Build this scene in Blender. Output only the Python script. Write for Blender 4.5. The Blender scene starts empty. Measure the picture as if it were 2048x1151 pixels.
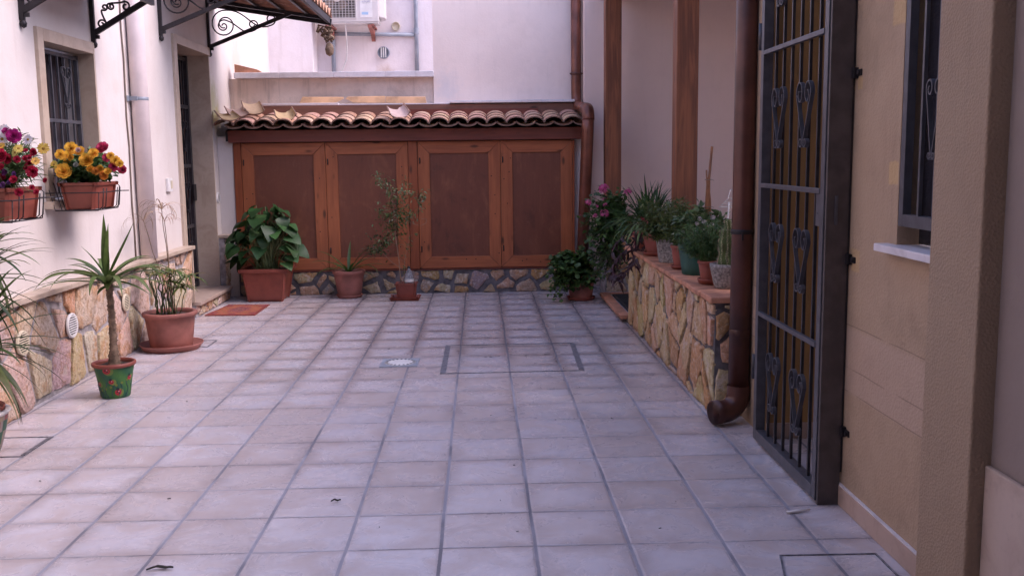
import bpy, math, random
from mathutils import Vector, Matrix, Euler
R = math.radians
S = bpy.context.scene
COL = S.collection

# ------------------------------------------------------------------ camera
cd = bpy.data.cameras.new("camera"); cam = bpy.data.objects.new("camera", cd); COL.objects.link(cam)
cd.sensor_width = 36; cd.lens = 1946.2 / 2048 * 36; cd.clip_start = 0.05; cd.clip_end = 500
_A = Vector((0.99937895, -0.0331884, -0.01184256)); _B = Vector((0.01616511, 0.13316537, 0.99096199)); _C = Vector((0.03131142, 0.99053799, -0.13361916))
cam.matrix_world = Matrix(((_A[0], _B[0], -_C[0], 0), (_A[1], _B[1], -_C[1], 0), (_A[2], _B[2], -_C[2], 1.37), (0, 0, 0, 1)))
S.camera = cam
# ------------------------------------------------------------------ light
SUN_EL, SUN_AZ = 48, 97       # degrees; azimuth measured clockwise from +Y (into the picture)
w = bpy.data.worlds.new("World"); S.world = w; w.use_nodes = True
nt = w.node_tree; bg = nt.nodes["Background"]
sky = nt.nodes.new("ShaderNodeTexSky"); sky.sky_type = 'NISHITA'; sky.sun_disc = False
sky.sun_elevation = R(SUN_EL); sky.sun_rotation = R(SUN_AZ); sky.dust_density = 3.0; sky.air_density = 1.0; sky.ozone_density = 1.0
nt.links.new(sky.outputs[0], bg.inputs[0]); bg.inputs[1].default_value = 0.15
sd = bpy.data.lights.new("sun", 'SUN'); sd.energy = .38; sd.angle = R(32); sd.color = (1.0, 0.90, 0.84)
sun = bpy.data.objects.new("sun", sd); COL.objects.link(sun)
sdir = Vector((math.sin(R(SUN_AZ)) * math.cos(R(SUN_EL)), math.cos(R(SUN_AZ)) * math.cos(R(SUN_EL)), math.sin(R(SUN_EL))))
sun.rotation_euler = sdir.to_track_quat('Z', 'Y').to_euler(); sun.location = (0, 0, 12)
S.view_settings.view_transform = 'Standard'; S.view_settings.look = 'None'; S.view_settings.gamma = 1
S.view_settings.exposure = 1.6
S.view_settings.use_white_balance = True; S.view_settings.white_balance_temperature = 6050; S.view_settings.white_balance_tint = 25
S.render.engine = 'CYCLES'

rnd = random.Random(7)
U = rnd.uniform

# ------------------------------------------------------------------ material helpers
class NB:
    def __init__(s, name):
        s.m = bpy.data.materials.new(name); s.m.use_nodes = True; s.t = s.m.node_tree; s.n = s.t.nodes; s.l = s.t.links
        s.p = s.n["Principled BSDF"]; s.tc = s.n.new("ShaderNodeTexCoord"); s.O = s.tc.outputs["Object"]
    def put(s, sock, v):
        if isinstance(v, bpy.types.NodeSocket): s.l.new(v, sock)
        elif isinstance(v, (tuple, list)) and len(v) == 3 and sock.type == 'RGBA': sock.default_value = (*v, 1)
        else: sock.default_value = v
    def math(s, op, a, b=None, c=None, clamp=False):
        n = s.n.new("ShaderNodeMath"); n.operation = op; n.use_clamp = clamp
        s.put(n.inputs[0], a)
        if b is not None: s.put(n.inputs[1], b)
        if c is not None: s.put(n.inputs[2], c)
        return n.outputs[0]
    def map(s, vec, scale=(1, 1, 1), loc=(0, 0, 0), rot=(0, 0, 0)):
        n = s.n.new("ShaderNodeMapping"); s.l.new(vec, n.inputs[0]); n.inputs[1].default_value = loc; n.inputs[2].default_value = rot; n.inputs[3].default_value = scale
        return n.outputs[0]
    def noise(s, vec, scale, detail=4, rough=.55, dist=0):
        n = s.n.new("ShaderNodeTexNoise"); s.l.new(vec, n.inputs["Vector"]); n.inputs["Scale"].default_value = scale
        n.inputs["Detail"].default_value = detail; n.inputs["Roughness"].default_value = rough; n.inputs["Distortion"].default_value = dist
        return n.outputs[0]
    def vor(s, vec, scale, feat='F1', out="Distance"):
        n = s.n.new("ShaderNodeTexVoronoi"); n.feature = feat; s.l.new(vec, n.inputs["Vector"]); n.inputs["Scale"].default_value = scale
        return n.outputs[out]
    def ramp(s, f, a, b, lo=0., hi=1.):
        n = s.n.new("ShaderNodeMapRange"); n.interpolation_type = 'SMOOTHSTEP'; s.put(n.inputs[0], f)
        n.inputs[1].default_value = a; n.inputs[2].default_value = b; n.inputs[3].default_value = lo; n.inputs[4].default_value = hi
        return n.outputs[0]
    def mix(s, f, a, b, mode='MIX'):
        n = s.n.new("ShaderNodeMix"); n.data_type = 'RGBA'; n.blend_type = mode
        s.put(n.inputs[0], f); s.put(n.inputs[6], a); s.put(n.inputs[7], b); return n.outputs[2]
    def attr(s, name="Col"):
        n = s.n.new("ShaderNodeAttribute"); n.attribute_name = name; return n.outputs["Color"]
    def sep(s, v):
        n = s.n.new("ShaderNodeSeparateXYZ"); s.l.new(v, n.inputs[0]); return n.outputs
    def comb(s, x, y, z):
        n = s.n.new("ShaderNodeCombineXYZ"); s.put(n.inputs[0], x); s.put(n.inputs[1], y); s.put(n.inputs[2], z); return n.outputs[0]
    def bump(s, h, strength=.3, dist=.01):
        n = s.n.new("ShaderNodeBump"); n.inputs["Strength"].default_value = strength; n.inputs["Distance"].default_value = dist
        s.put(n.inputs["Height"], h); s.l.new(n.outputs[0], s.p.inputs["Normal"])
    def out(s, col, rough=.6, metal=0, spec=.5):
        s.put(s.p.inputs["Base Color"], col); s.put(s.p.inputs["Roughness"], rough); s.put(s.p.inputs["Metallic"], metal); s.p.inputs["Specular IOR Level"].default_value = spec
        return s.m

def simple(name, col, rough=.6, metal=0, var=.15, scale=12, bump=.1, bscale=60, spec=.5):
    b = NB(name); n = b.noise(b.O, scale, 5); n2 = b.noise(b.O, bscale, 3)
    dark = tuple(x * (1 - var * 1.6) for x in col); lite = tuple(min(1, x * (1 + var)) for x in col)
    b.bump(n2, bump, .004)
    return b.out(b.mix(b.ramp(n, .3, .7), dark, lite), rough, metal, spec)

def plaster(name, col, stains=(), bumps=.25, bscale=45, dirt=.10, dcol=(.45, .38, .33), fine=0, lines=()):
    b = NB(name); n = b.noise(b.O, 1.7, 6, .6); n3 = b.noise(b.O, 9, 5, .6)
    c = b.mix(b.math('MULTIPLY', b.ramp(n, .35, .75), dirt * 3), col, tuple(x * y for x, y in zip(col, (.86, .80, .76))))
    c = b.mix(b.math('MULTIPLY', b.ramp(n3, .45, .8), dirt), c, dcol)
    streak = b.noise(b.map(b.O, (5, 5, .35)), 3, 5, .65)
    c = b.mix(b.math('MULTIPLY', b.ramp(streak, .52, .8), dirt * 1.8), c, dcol)
    for (p, r, sc, amt) in stains:      # stains with a shape of their own: centre, radius, colour, amount
        v = b.n.new("ShaderNodeVectorMath"); v.operation = 'DISTANCE'; b.l.new(b.n.new('ShaderNodeNewGeometry').outputs['Position'], v.inputs[0]); v.inputs[1].default_value = p
        vd = v.outputs["Value"]
        if lines:
            v.operation = 'SUBTRACT'; q3 = b.sep(v.outputs["Vector"]); vd = b.math('MAXIMUM', b.math('ABSOLUTE', q3[1]), b.math('ABSOLUTE', q3[2])); d = b.math('ADD', vd, b.math('MULTIPLY', b.math('SUBTRACT', b.noise(b.O, 22, 5, .7), .5), r * .6)); c = b.mix(b.ramp(d, r, r * .8, 0, amt), c, sc); continue
        d = b.math('ADD', vd, b.math('MULTIPLY', b.math('SUBTRACT', b.noise(b.O, 7, 6, .7), .5), r * 1.6))
        c = b.mix(b.ramp(d, r, r * .2, 0, amt), c, sc)
    h = b.math('ADD', b.noise(b.O, bscale, 5, .6), b.math('MULTIPLY', b.noise(b.O, 6, 3), .6))
    if lines:
        g = b.n.new('ShaderNodeNewGeometry').outputs['Position']; gz_ = b.math('ADD', b.sep(g)[2], b.math('MULTIPLY', b.noise(g, 2.5, 2), .015)); pm = b.ramp(b.noise(g, 3, 4), .38, .5)
        c = b.mix(b.math('MULTIPLY', b.math('MULTIPLY', b.ramp(gz_, .46, .475), b.ramp(gz_, .735, .70)), .30), c, tuple(min(1, x * 1.25) for x in (col[0], col[1] * 1.02, col[2] * 1.25)))
        for z_ in lines: c = b.mix(b.math('MULTIPLY', b.math('MULTIPLY', b.ramp(b.math('ABSOLUTE', b.math('SUBTRACT', gz_, z_)), .0032, .0012), pm), .55), c, (.16, .11, .08))
        c = b.mix(b.math('MULTIPLY', b.ramp(b.noise(g, 2.2, 5, .65), .5, .72), .45), c, tuple(x * .55 for x in col))
    if fine: h = b.math('ADD', h, b.math('MULTIPLY', b.vor(b.O, fine), .8))
    b.bump(h, bumps, .006)
    return b.out(c, .9, 0, .25)

def wood(name, axis, ca, cb, knots=True, rough=.45, streak=1.0, coat=False):
    b = NB(name)
    sc = [1, 1, 1]; sc = [16, 16, 16]; sc[axis] = 1.1
    o = b.map(b.O, tuple(sc)); n = b.noise(o, 1.6, 6, .6, .6); n2 = b.noise(b.O, 2.2, 3)
    sc2 = [60, 60, 60]; sc2[axis] = 2.0
    g = b.noise(b.map(b.O, tuple(sc2)), 2, 4, .6)
    f = b.math('ADD', b.math('MULTIPLY', b.ramp(n, .36, .64), .65 * streak), b.math('MULTIPLY', g, .35))
    c = b.mix(f, ca, cb)
    c = b.mix(b.math('MULTIPLY', b.ramp(n2, .4, .75), .35), c, tuple(x * .55 for x in ca))
    if knots:
        ks = [9, 9, 9]; ks[axis] = 3.2
        k = b.vor(b.map(b.O, tuple(ks)), 1.0)
        c = b.mix(b.ramp(k, .20, .06, 0, .9), c, tuple(x * .16 for x in ca))
    b.bump(g, .15, .003)
    return b.out(c, rough, 0, .5)

def marble(name, col, vein, rough=.35):
    b = NB(name); n = b.noise(b.O, 5, 8, .62, .8); n2 = b.noise(b.O, 40, 4)
    c = b.mix(b.ramp(n, .42, .68), col, vein); c = b.mix(b.math('MULTIPLY', b.ramp(n2, .5, .8), .3), c, tuple(x * .7 for x in vein))
    b.bump(n2, .05, .002); return b.out(c, rough, 0, .5)

def leafmat(name, rough=.52, trans=.25, tint=None):
    b = NB(name); c = b.attr(); n = b.noise(b.O, 35, 3)
    c2 = b.mix(b.math('MULTIPLY', b.ramp(n, .35, .7), .30), c, (.02, .035, .012)); c2 = b.mix(1, c2, tint, 'MULTIPLY') if tint else c2
    m = b.out(c2, rough, 0, .5)
    tr = b.n.new("ShaderNodeBsdfTranslucent"); b.put(tr.inputs[0], c2); mx = b.n.new("ShaderNodeMixShader"); mx.inputs[0].default_value = trans
    b.l.new(b.p.outputs[0], mx.inputs[1]); b.l.new(tr.outputs[0], mx.inputs[2]); b.l.new(mx.outputs[0], b.n["Material Output"].inputs[0])
    return m

def attrmat(name, rough=.6, bump=.1, bscale=60, spec=.5, var=.25, metal=0):
    b = NB(name); c = b.attr(); n = b.noise(b.O, 14, 6, .65)
    c2 = b.mix(b.math('MULTIPLY', b.ramp(n, .35, .7), var), c, b.mix(1, c, (.35, .3, .28), 'MULTIPLY'))
    b.bump(b.noise(b.O, bscale, 5), bump, .004); return b.out(c2, rough, metal, spec)

# floor tiles
TP, TX, TY = .3353, -.1593, 3.2998
def floor_material():
    b = NB("floor_tiles"); x, y, z = b.sep(b.O)
    wob = b.math('MULTIPLY', b.math('SUBTRACT', b.noise(b.O, 1.3, 3), .5), .012)
    wf = b.math('MULTIPLY', b.math('SUBTRACT', b.noise(b.O, 60, 3), .5), .004)
    u = b.math('DIVIDE', b.math('SUBTRACT', b.math('ADD', x, wob), TX), TP); v = b.math('DIVIDE', b.math('SUBTRACT', b.math('ADD', y, wob), TY), TP)
    def edge(a): 
        fr = b.math('FRACT', a); return b.math('ADD', b.math('MULTIPLY', b.math('MINIMUM', fr, b.math('SUBTRACT', 1, fr)), TP), wf)
    eu, ev = edge(u), edge(v)
    wn = b.n.new("ShaderNodeTexWhiteNoise"); wn.noise_dimensions = '3D'; b.l.new(b.comb(b.math('FLOOR', u), b.math('FLOOR', v), 0), wn.inputs[0])
    r1 = wn.outputs["Value"]; off = b.n.new("ShaderNodeVectorMath"); off.operation = 'MULTIPLY_ADD'
    b.l.new(wn.outputs["Color"], off.inputs[0]); off.inputs[1].default_value = (9, 9, 9); b.l.new(b.O, off.inputs[2]); P = off.outputs[0]
    n1 = b.noise(P, 5.5, 7, .62, .7); n2 = b.noise(P, 26, 6, .65, .4); big = b.noise(b.O, .9, 4, .6)
    c = b.mix(b.ramp(n1, .32, .70), (.56, .535, .575), (.50, .425, .41))
    c = b.mix(b.math('MULTIPLY', b.ramp(n2, .5, .75), .35), c, (.64, .57, .53))
    vein = b.ramp(b.math('ABSOLUTE', b.math('SUBTRACT', b.noise(P, 7, 6, .65, .9), .5)), .0, .022, .16, 0)
    c = b.mix(vein, c, (.36, .28, .25))
    c = b.mix(b.math('MULTIPLY', b.ramp(r1, .3, 1), .42), c, (.43, .34, .30))
    # grime that has gathered along the joints, in patches, more in the middle of the court
    far = b.math('MULTIPLY', b.ramp(y, 5.2, 7.2), b.ramp(x, -2.2, -1.2))
    em = b.math('MINIMUM', eu, ev); ed = b.math('ADD', em, b.math('MULTIPLY', b.noise(b.O, 4, 4), .05))
    grime = b.math('MULTIPLY', b.ramp(ed, .105, .015), b.math('ADD', b.math('MULTIPLY', b.ramp(big, .38, .6), .42), b.math('MULTIPLY', far, .42)))
    c = b.mix(grime, c, (.20, .145, .13))
    c = b.mix(b.math('MULTIPLY', b.math('MULTIPLY', b.ramp(em, .05, .13), b.ramp(b.noise(P, 2.5, 3), .42, .62)), .28), c, (.64, .61, .65))  # whitish reflections painted into the tile centres, in patches
    spots = b.ramp(b.vor(b.O, 3.1), .035, .012); c = b.mix(b.math('MULTIPLY', spots, .6), c, (.10, .08, .07))
    gu = b.ramp(eu, .0078, .0052); gv = b.ramp(ev, .0038, .0018)
    dn = b.noise(b.O, 2.1, 4)
    c = b.mix(gv, c, b.mix(b.math('MAXIMUM', b.ramp(dn, .4, .6), b.math('MULTIPLY', far, .4)), (.34, .33, .37), (.10, .09, .10)))
    c = b.mix(gu, c, b.mix(b.math('MAXIMUM', b.math('MULTIPLY', b.ramp(dn, .46, .62), .6), b.math('MULTIPLY', far, .85)), (.29, .285, .33), (.095, .085, .095)))
    g = b.math('MAXIMUM', gu, gv)
    tilt = b.math('MULTIPLY', b.math('SUBTRACT', r1, .5), .0)
    h = b.math('ADD', b.math('MULTIPLY', b.ramp(b.math('MINIMUM', eu, b.math('ADD', ev, .003)), .003, .016), 1.0), b.math('MULTIPLY', n1, .28))
    b.bump(b.math('ADD', h, b.math('MULTIPLY', n2, .08)), .5, .003)
    rg = b.math('ADD', b.ramp(n1, .3, .7, .20, .36), b.math('MULTIPLY', g, .4))
    return b.out(c, rg, 0, .5)

M = {}
M['floor'] = floor_material()
WH = (.66, .605, .57)
M['white'] = plaster("white_plaster", WH, dirt=.15, stains=[((-2.6, 9.75, 1.95), .32, (.35, .36, .10), .55), ((-2.6, 9.9, 1.75), .22, (.55, .45, .16), .6), ((-2.6, 10.8, 2.45), .35, (.62, .42, .28), .5), ((-2.6, 7.2, 1.9), .10, (.6, .5, .45), .5), ((-2.6, 7.36, 1.0), .07, (.5, .42, .38), .5), ((-2.6, 9.0, .8), .12, (.6, .52, .46), .4), ((-2.6, 4.8, .7), .15, (.6, .52, .46), .4)])
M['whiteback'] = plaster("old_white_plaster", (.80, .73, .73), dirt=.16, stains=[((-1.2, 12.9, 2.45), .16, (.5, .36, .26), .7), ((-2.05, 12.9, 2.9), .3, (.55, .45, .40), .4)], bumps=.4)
M['pinkwall'] = plaster("pink_plaster", (.86, .73, .67), dirt=.12, stains=[((-.35, 10.5, 2.1), .25, (.62, .60, .62), .6), ((.3, 10.5, 2.35), .4, (.74, .62, .58), .5)], bumps=.2)
M['parapet'] = plaster("rough_parapet_plaster", (.74, .61, .53), dirt=.3, dcol=(.25, .2, .17), bumps=.5)
M['porchwall'] = plaster("porch_plaster", (.84, .67, .56), dirt=.05, bumps=.15)
M['porchside'] = plaster("lilac_plaster", (.86, .70, .63), dirt=.06, bumps=.15)
M['ochre'] = plaster("ochre_render", (.425, .305, .205), dirt=.22, dcol=(.26, .18, .12), bumps=.35, bscale=110, fine=90, lines=(.47, .56, .725),
    stains=[((1.4, 3.58, .97), .045, (.50, .34, .16), .6), ((1.4, 3.272, 1.30), .042, (.55, .37, .17), .62), ((1.4, 3.275, 1.84), .055, (.55, .37, .17), .62), ((1.4, 3.59, 1.62), .024, (.54, .36, .16), .8)])
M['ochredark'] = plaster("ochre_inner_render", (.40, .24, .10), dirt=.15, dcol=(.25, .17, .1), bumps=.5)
M['pier'] = plaster("pier_render", (.35, .255, .175), dirt=.2, dcol=(.2, .15, .11), bumps=.5, bscale=130, fine=110)
M['grey'] = plaster("grey_passage_plaster", (.27, .215, .19), dirt=.1, bumps=.2)
M['travertine'] = marble("travertine", (.50, .39, .32), (.40, .30, .24))
M['beige'] = marble("beige_marble", (.50, .40, .31), (.42, .32, .24), .4)
M['pinkstone'] = marble("pink_stone_skirting", (.46, .33, .26), (.38, .27, .21), .5)
M['whitemarble'] = marble("white_marble", (.72, .68, .70), (.60, .55, .56))
M['woodV'] = wood("stained_pine_upright", 2, (.44, .135, .048), (.27, .075, .029))
M['woodH'] = wood("stained_pine_rail", 0, (.44, .135, .048), (.27, .075, .029))
M['lintel'] = wood("dark_red_beam", 0, (.19, .045, .025), (.12, .029, .018), rough=.5)
M['postV'] = wood("dark_pine_post", 2, (.34, .09, .030), (.21, .052, .02), rough=.45)
M['pillar'] = wood("pillar_timber", 2, (.30, .105, .042), (.10, .032, .015), rough=.6)
def board():
    b = NB("brown_panel_board"); g = b.noise(b.map(b.O, (46, 46, 1.6)), 2, 5, .65); n = b.noise(b.map(b.O, (3.2, 3.2, 1.6)), 1.6, 6, .65, .6); n2 = b.noise(b.O, 24, 5, .7)
    c = b.mix(g, (.20, .060, .029), (.125, .038, .020)); c = b.mix(b.math('MULTIPLY', b.ramp(n, .50, .74), .7), c, (.27, .100, .046)); c = b.mix(b.math('MULTIPLY', b.ramp(n, .46, .30), .55), c, (.075, .022, .013))
    c = b.mix(b.math('MULTIPLY', b.ramp(n2, .55, .75), .25), c, (.28, .13, .075)); b.bump(g, .2, .003); return b.out(c, .5)
M['panel'] = board()
M['fascia'] = wood("weathered_fascia_board", 0, (.24, .11, .075), (.16, .075, .05), rough=.7)
M['rooftile'] = attrmat("clay_tile", .85, .5, 90)
M['stone'] = None
def stone_mat():
    b = NB("crazy_stone"); c = b.attr(); n = b.noise(b.O, 13, 7, .65, .4); n2 = b.noise(b.O, 45, 6, .65)
    c = b.mix(b.math('MULTIPLY', b.ramp(b.noise(b.O, 5.5, 6, .7), .50, .66), .75), c, (.52, .25, .09))
    c = b.mix(b.math('MULTIPLY', b.ramp(n, .52, .64), .5), c, (.50, .27, .12))
    c = b.mix(b.math('MULTIPLY', b.ramp(n, .47, .36), .6), c, (.68, .58, .50))
    c = b.mix(b.math('MULTIPLY', b.ramp(n2, .50, .64), .55), c, (.27, .17, .10)); c = b.mix(b.math('MULTIPLY', b.ramp(n2, .46, .36), .4), c, (.74, .64, .56))
    b.bump(b.math('ADD', n2, b.math('MULTIPLY', n, 1.8)), 1.0, .016); return b.out(c, .85, 0, .3)
M['stone'] = stone_mat()
M['mortar'] = simple("grey_mortar", (.36, .33, .33), .95, 0, .25, 18, .7, 70)
M['mortarD'] = simple("dark_mortar", (.13, .12, .13), .95, 0, .25, 18, .7, 70)
M['clay'] = simple("plastic_terracotta", (.26, .066, .042), .5, 0, .12, 9, .06, 40)
M['clayP'] = simple("dusty_terracotta", (.31, .115, .088), .7, 0, .2, 7, .12, 50)
M['brick'] = simple("terracotta_coping", (.48, .22, .13), .75, 0, .22, 8, .3, 60)
M['flatTile'] = simple("flat_clay_slab", (.60, .36, .20), .85, 0, .2, 6, .3, 50)
M['iron'] = simple("grey_painted_iron", (.10, .10, .115), .42, .3, .12, 20, .1, 90)
M['ironD'] = simple("dark_wrought_iron", (.028, .024, .027), .5, .5, .2, 20, .15, 90)
M['bar'] = simple("gate_bar_iron", (.05, .048, .055), .4, .4, .15, 20, .1, 90)
M['jamb'] = simple("brown_grey_iron", (.085, .07, .068), .5, .2, .15, 14, .1, 90)
M['copper'] = simple("copper_painted_pipe", (.20, .070, .042), .32, .35, .30, 3.5, .05, 40)
M['copperN'] = simple("brown_painted_pipe", (.095, .034, .024), .36, .2, .32, 3.0, .05, 40)
M['pinkpipe'] = simple("painted_white_pipe", (.80, .69, .67), .6, 0, .08, 4, .15, 30)
M['greypipe'] = simple("grey_conduit", (.28, .31, .36), .5, 0, .12, 8, .1, 50)
M['plastic'] = simple("white_plastic", (.72, .70, .68), .45, 0, .06, 8, .04, 50)
M['cream'] = simple("cream_plastic", (.60, .52, .38), .5, 0, .08, 8, .04, 50)
M['acwhite'] = simple("enamel_white", (.62, .58, .56), .4, 0, .05, 4, .03, 50)
M['acdark'] = simple("fan_cavity", (.10, .085, .075), .7, 0, .2, 10, .1, 50)
M['black'] = simple("dark_interior", (.012, .011, .013), .6, 0, .1, 10, .05, 50)
M['dirtdark'] = simple("soil", (.045, .03, .022), .95, 0, .4, 60, 1.0, 120)
M['leaf'] = leafmat("leaf_green", tint=(1.0, 1.0, .68)); M['drybit'] = leafmat("dry_leaf_blade", .8, .15); M['petal'] = leafmat("petal", .65, .4)
M['bark'] = simple("trunk_bark", (.22, .15, .10), .9, 0, .3, 30, .8, 60)
M['stem'] = simple("green_stem", (.10, .13, .05), .6, 0, .3, 20, .2, 60)
M['twig'] = simple("twig", (.30, .19, .12), .8, 0, .2, 20, .3, 80)
M['cane'] = simple("bamboo_cane", (.24, .095, .035), .6, 0, .25, 14, .2, 60)
M['greypot'] = simple("speckled_grey_pot", (.25, .235, .225), .9, 0, .35, 70, .6, 90)
M['greenpot'] = simple("dark_green_pot", (.012, .075, .055), .4, 0, .1, 8, .04, 50)
M['cactus'] = simple("cactus_skin", (.075, .115, .035), .6, 0, .25, 25, .3, 80)
M['spine'] = simple("cactus_spines", (.55, .48, .33), .7, 0, .2, 25, .1, 80)
M['rubber'] = simple("black_rubber_mat", (.02, .021, .025), .7, 0, .3, 40, .8, 120)
M['tan'] = simple("tan_canvas", (.2, .15, .12), .8)
M['steel'] = simple("joint_metal", (.21, .21, .235), .5, .5, .3, 30, .2, 60)
M['inkblue'] = simple("blue_ink", (.05, .06, .33), .6, 0, .02); M['inkgrey'] = simple("grey_ink", (.12, .12, .14), .6, 0, .02); M['inklight'] = simple("light_blue_ink", (.35, .52, .70), .6, 0, .02)
M['attr'] = attrmat("painted", .5, .04, 50, var=.12)
M['glass'] = None
b = NB("bottle_plastic"); b.p.inputs["Transmission Weight"].default_value = .92; b.p.inputs["IOR"].default_value = 1.2; M['glass'] = b.out((.85, .9, .95), .12)
b = NB("window_pane"); M['pane'] = b.out((.03, .03, .04), .08, 0, .6)
b = NB("curtain_fabric"); wv = b.noise(b.map(b.O, (1, 14, .2)), 3, 3); M['curtain'] = b.out(b.mix(b.ramp(wv, .4, .6), (.045, .038, .046), (.03, .012, .012)), .9)

# ------------------------------------------------------------------ mesh builder
ORG = {}
class MB:
    def __init__(s): s.v = []; s.f = []; s.c = []; s.mi = []; s.sm = []
    def face(s, idx, col=(1, 1, 1), mi=0, sm=False): s.f.append(idx); s.c.append(col); s.mi.append(mi); s.sm.append(sm)
    def box(s, x0, x1, y0, y1, z0, z1, col=(1, 1, 1), mi=0):
        n = len(s.v)
        s.v += [(x, y, z) for z in (z0, z1) for y in (y0, y1) for x in (x0, x1)]
        for q in ((0, 2, 3, 1), (4, 5, 7, 6), (0, 1, 5, 4), (2, 6, 7, 3), (0, 4, 6, 2), (1, 3, 7, 5)): s.face([n + i for i in q], col, mi)
        return s
    def obox(s, p, ax, ay, az, hx, hy, hz, col=(1, 1, 1), mi=0):
        n = len(s.v); p = Vector(p); ax, ay, az = Vector(ax).normalized(), Vector(ay).normalized(), Vector(az).normalized()
        for k in (-1, 1):
            for j in (-1, 1):
                for i in (-1, 1): s.v.append(tuple(p + ax * hx * i + ay * hy * j + az * hz * k))
        for q in ((0, 2, 3, 1), (4, 5, 7, 6), (0, 1, 5, 4), (2, 6, 7, 3), (0, 4, 6, 2), (1, 3, 7, 5)): s.face([n + i for i in q], col, mi)
        return s
    def prism(s, poly, d, col=(1, 1, 1), mi=0):        # poly: 3d points, extruded by vector d
        n = len(s.v); k = len(poly); d = Vector(d)
        s.v += [tuple(Vector(p)) for p in poly] + [tuple(Vector(p) + d) for p in poly]
        s.face(list(range(n, n + k))[::-1], col, mi); s.face(list(range(n + k, n + 2 * k)), col, mi)
        for i in range(k): s.face([n + i, n + (i + 1) % k, n + k + (i + 1) % k, n + k + i], col, mi)
        return s
    def tube(s, pts, r, seg=8, col=(1, 1, 1), mi=0, cap=True, sm=True):
        pts = [Vector(p) for p in pts]; rs = r if isinstance(r, (list, tuple)) else [r] * len(pts)
        up = Vector((0, 0, 1)); base = len(s.v); prev = None
        for i, p in enumerate(pts):
            t = (pts[min(i + 1, len(pts) - 1)] - pts[max(i - 1, 0)]); t = t.normalized() if t.length > 1e-9 else Vector((0, 0, 1))
            if prev is None:
                a = t.cross(up); a = t.cross(Vector((1, 0, 0))) if a.length < .1 else a
            else: a = prev - t * prev.dot(t)
            a.normalize(); prev = a; b_ = t.cross(a)
            for k in range(seg):
                an = 2 * math.pi * k / seg; s.v.append(tuple(p + (a * math.cos(an) + b_ * math.sin(an)) * rs[i]))
        for i in range(len(pts) - 1):
            for k in range(seg):
                k2 = (k + 1) % seg; s.face([base + i * seg + k, base + i * seg + k2, base + (i + 1) * seg + k2, base + (i + 1) * seg + k], col, mi, sm)
        if cap:
            s.face([base + k for k in range(seg)][::-1], col, mi); e = base + (len(pts) - 1) * seg; s.face([e + k for k in range(seg)], col, mi)
        return s
    def lathe(s, prof, c=(0, 0, 0), seg=32, col=(1, 1, 1), mi=0, sm=True, squash=None):      # prof: (r, z)
        base = len(s.v)
        for r, z in prof:
            for k in range(seg):
                a = 2 * math.pi * k / seg; s.v.append((c[0] + r * math.cos(a), c[1] + r * math.sin(a), c[2] + z))
        for i in range(len(prof) - 1):
            cc = col[i] if isinstance(col, list) else col
            for k in range(seg):
                k2 = (k + 1) % seg; s.face([base + i * seg + k, base + i * seg + k2, base + (i + 1) * seg + k2, base + (i + 1) * seg + k], cc, mi, sm)
        return s
    def ribbon(s, pts, n, wid, th, col=(1, 1, 1), mi=0):     # flat bar following pts, width along n
        pts = [Vector(p) for p in pts]; n = Vector(n).normalized(); base = len(s.v)
        for i, p in enumerate(pts):
            t = (pts[min(i + 1, len(pts) - 1)] - pts[max(i - 1, 0)]).normalized(); q = t.cross(n).normalized()
            for a, c_ in ((-1, -1), (1, -1), (1, 1), (-1, 1)): s.v.append(tuple(p + n * wid / 2 * a + q * th / 2 * c_))
        for i in range(len(pts) - 1):
            for k in range(4):
                k2 = (k + 1) % 4; s.face([base + i * 4 + k, base + i * 4 + k2, base + i * 4 + 4 + k2, base + i * 4 + 4 + k], col, mi)
        s.face([base + k for k in range(4)], col, mi); e = base + 4 * (len(pts) - 1); s.face([e + k for k in range(4)], col, mi)
        return s
    def build(s, name, mats, parent=None, bevel=0, label=None):
        me = bpy.data.meshes.new(name)
        o = bpy.data.objects.new(name, me); COL.objects.link(o)
        L = Vector((0, 0, 0))
        if parent is not None: L = ORG[parent.name]; o.parent = parent
        ORG[o.name] = L
        me.from_pydata([(x - L.x, y - L.y, z - L.z) for x, y, z in s.v], [], s.f)
        if not isinstance(mats, (list, tuple)): mats = [mats]
        for m in mats: me.materials.append(M[m] if isinstance(m, str) else m)
        me.polygons.foreach_set("material_index", s.mi); me.polygons.foreach_set("use_smooth", s.sm)
        at = me.color_attributes.new("Col", 'FLOAT_COLOR', 'CORNER'); data = []
        for f, c in zip(s.f, s.c): data += [c[0], c[1], c[2], 1.0] * len(f)
        at.data.foreach_set("color", data)
        me.update()
        if bevel:
            bm = o.modifiers.new("bevel", 'BEVEL'); bm.width = bevel; bm.segments = 2; bm.limit_method = 'ANGLE'; bm.angle_limit = R(40)
        if label: o['label'] = label
        return o

def thing(name, label, cat, loc=(0, 0, 0), group=None):
    o = bpy.data.objects.new(name, None); COL.objects.link(o); o.location = loc; o.empty_display_size = .1
    o['label'] = label; o['category'] = cat
    if group: o['group'] = group
    ORG[o.name] = Vector(loc); return o
def tag(o, label, cat, group=None, kind=None):
    if label: o['label'] = label; o['category'] = cat
    if group: o['group'] = group
    if kind: o['kind'] = kind
    return o
def setorg(o, loc):
    """move a mesh object's origin to loc, geometry staying put"""
    L = Vector(loc); o.data.transform(Matrix.Translation(-L)); o.location = L; ORG[o.name] = L; return o

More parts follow.
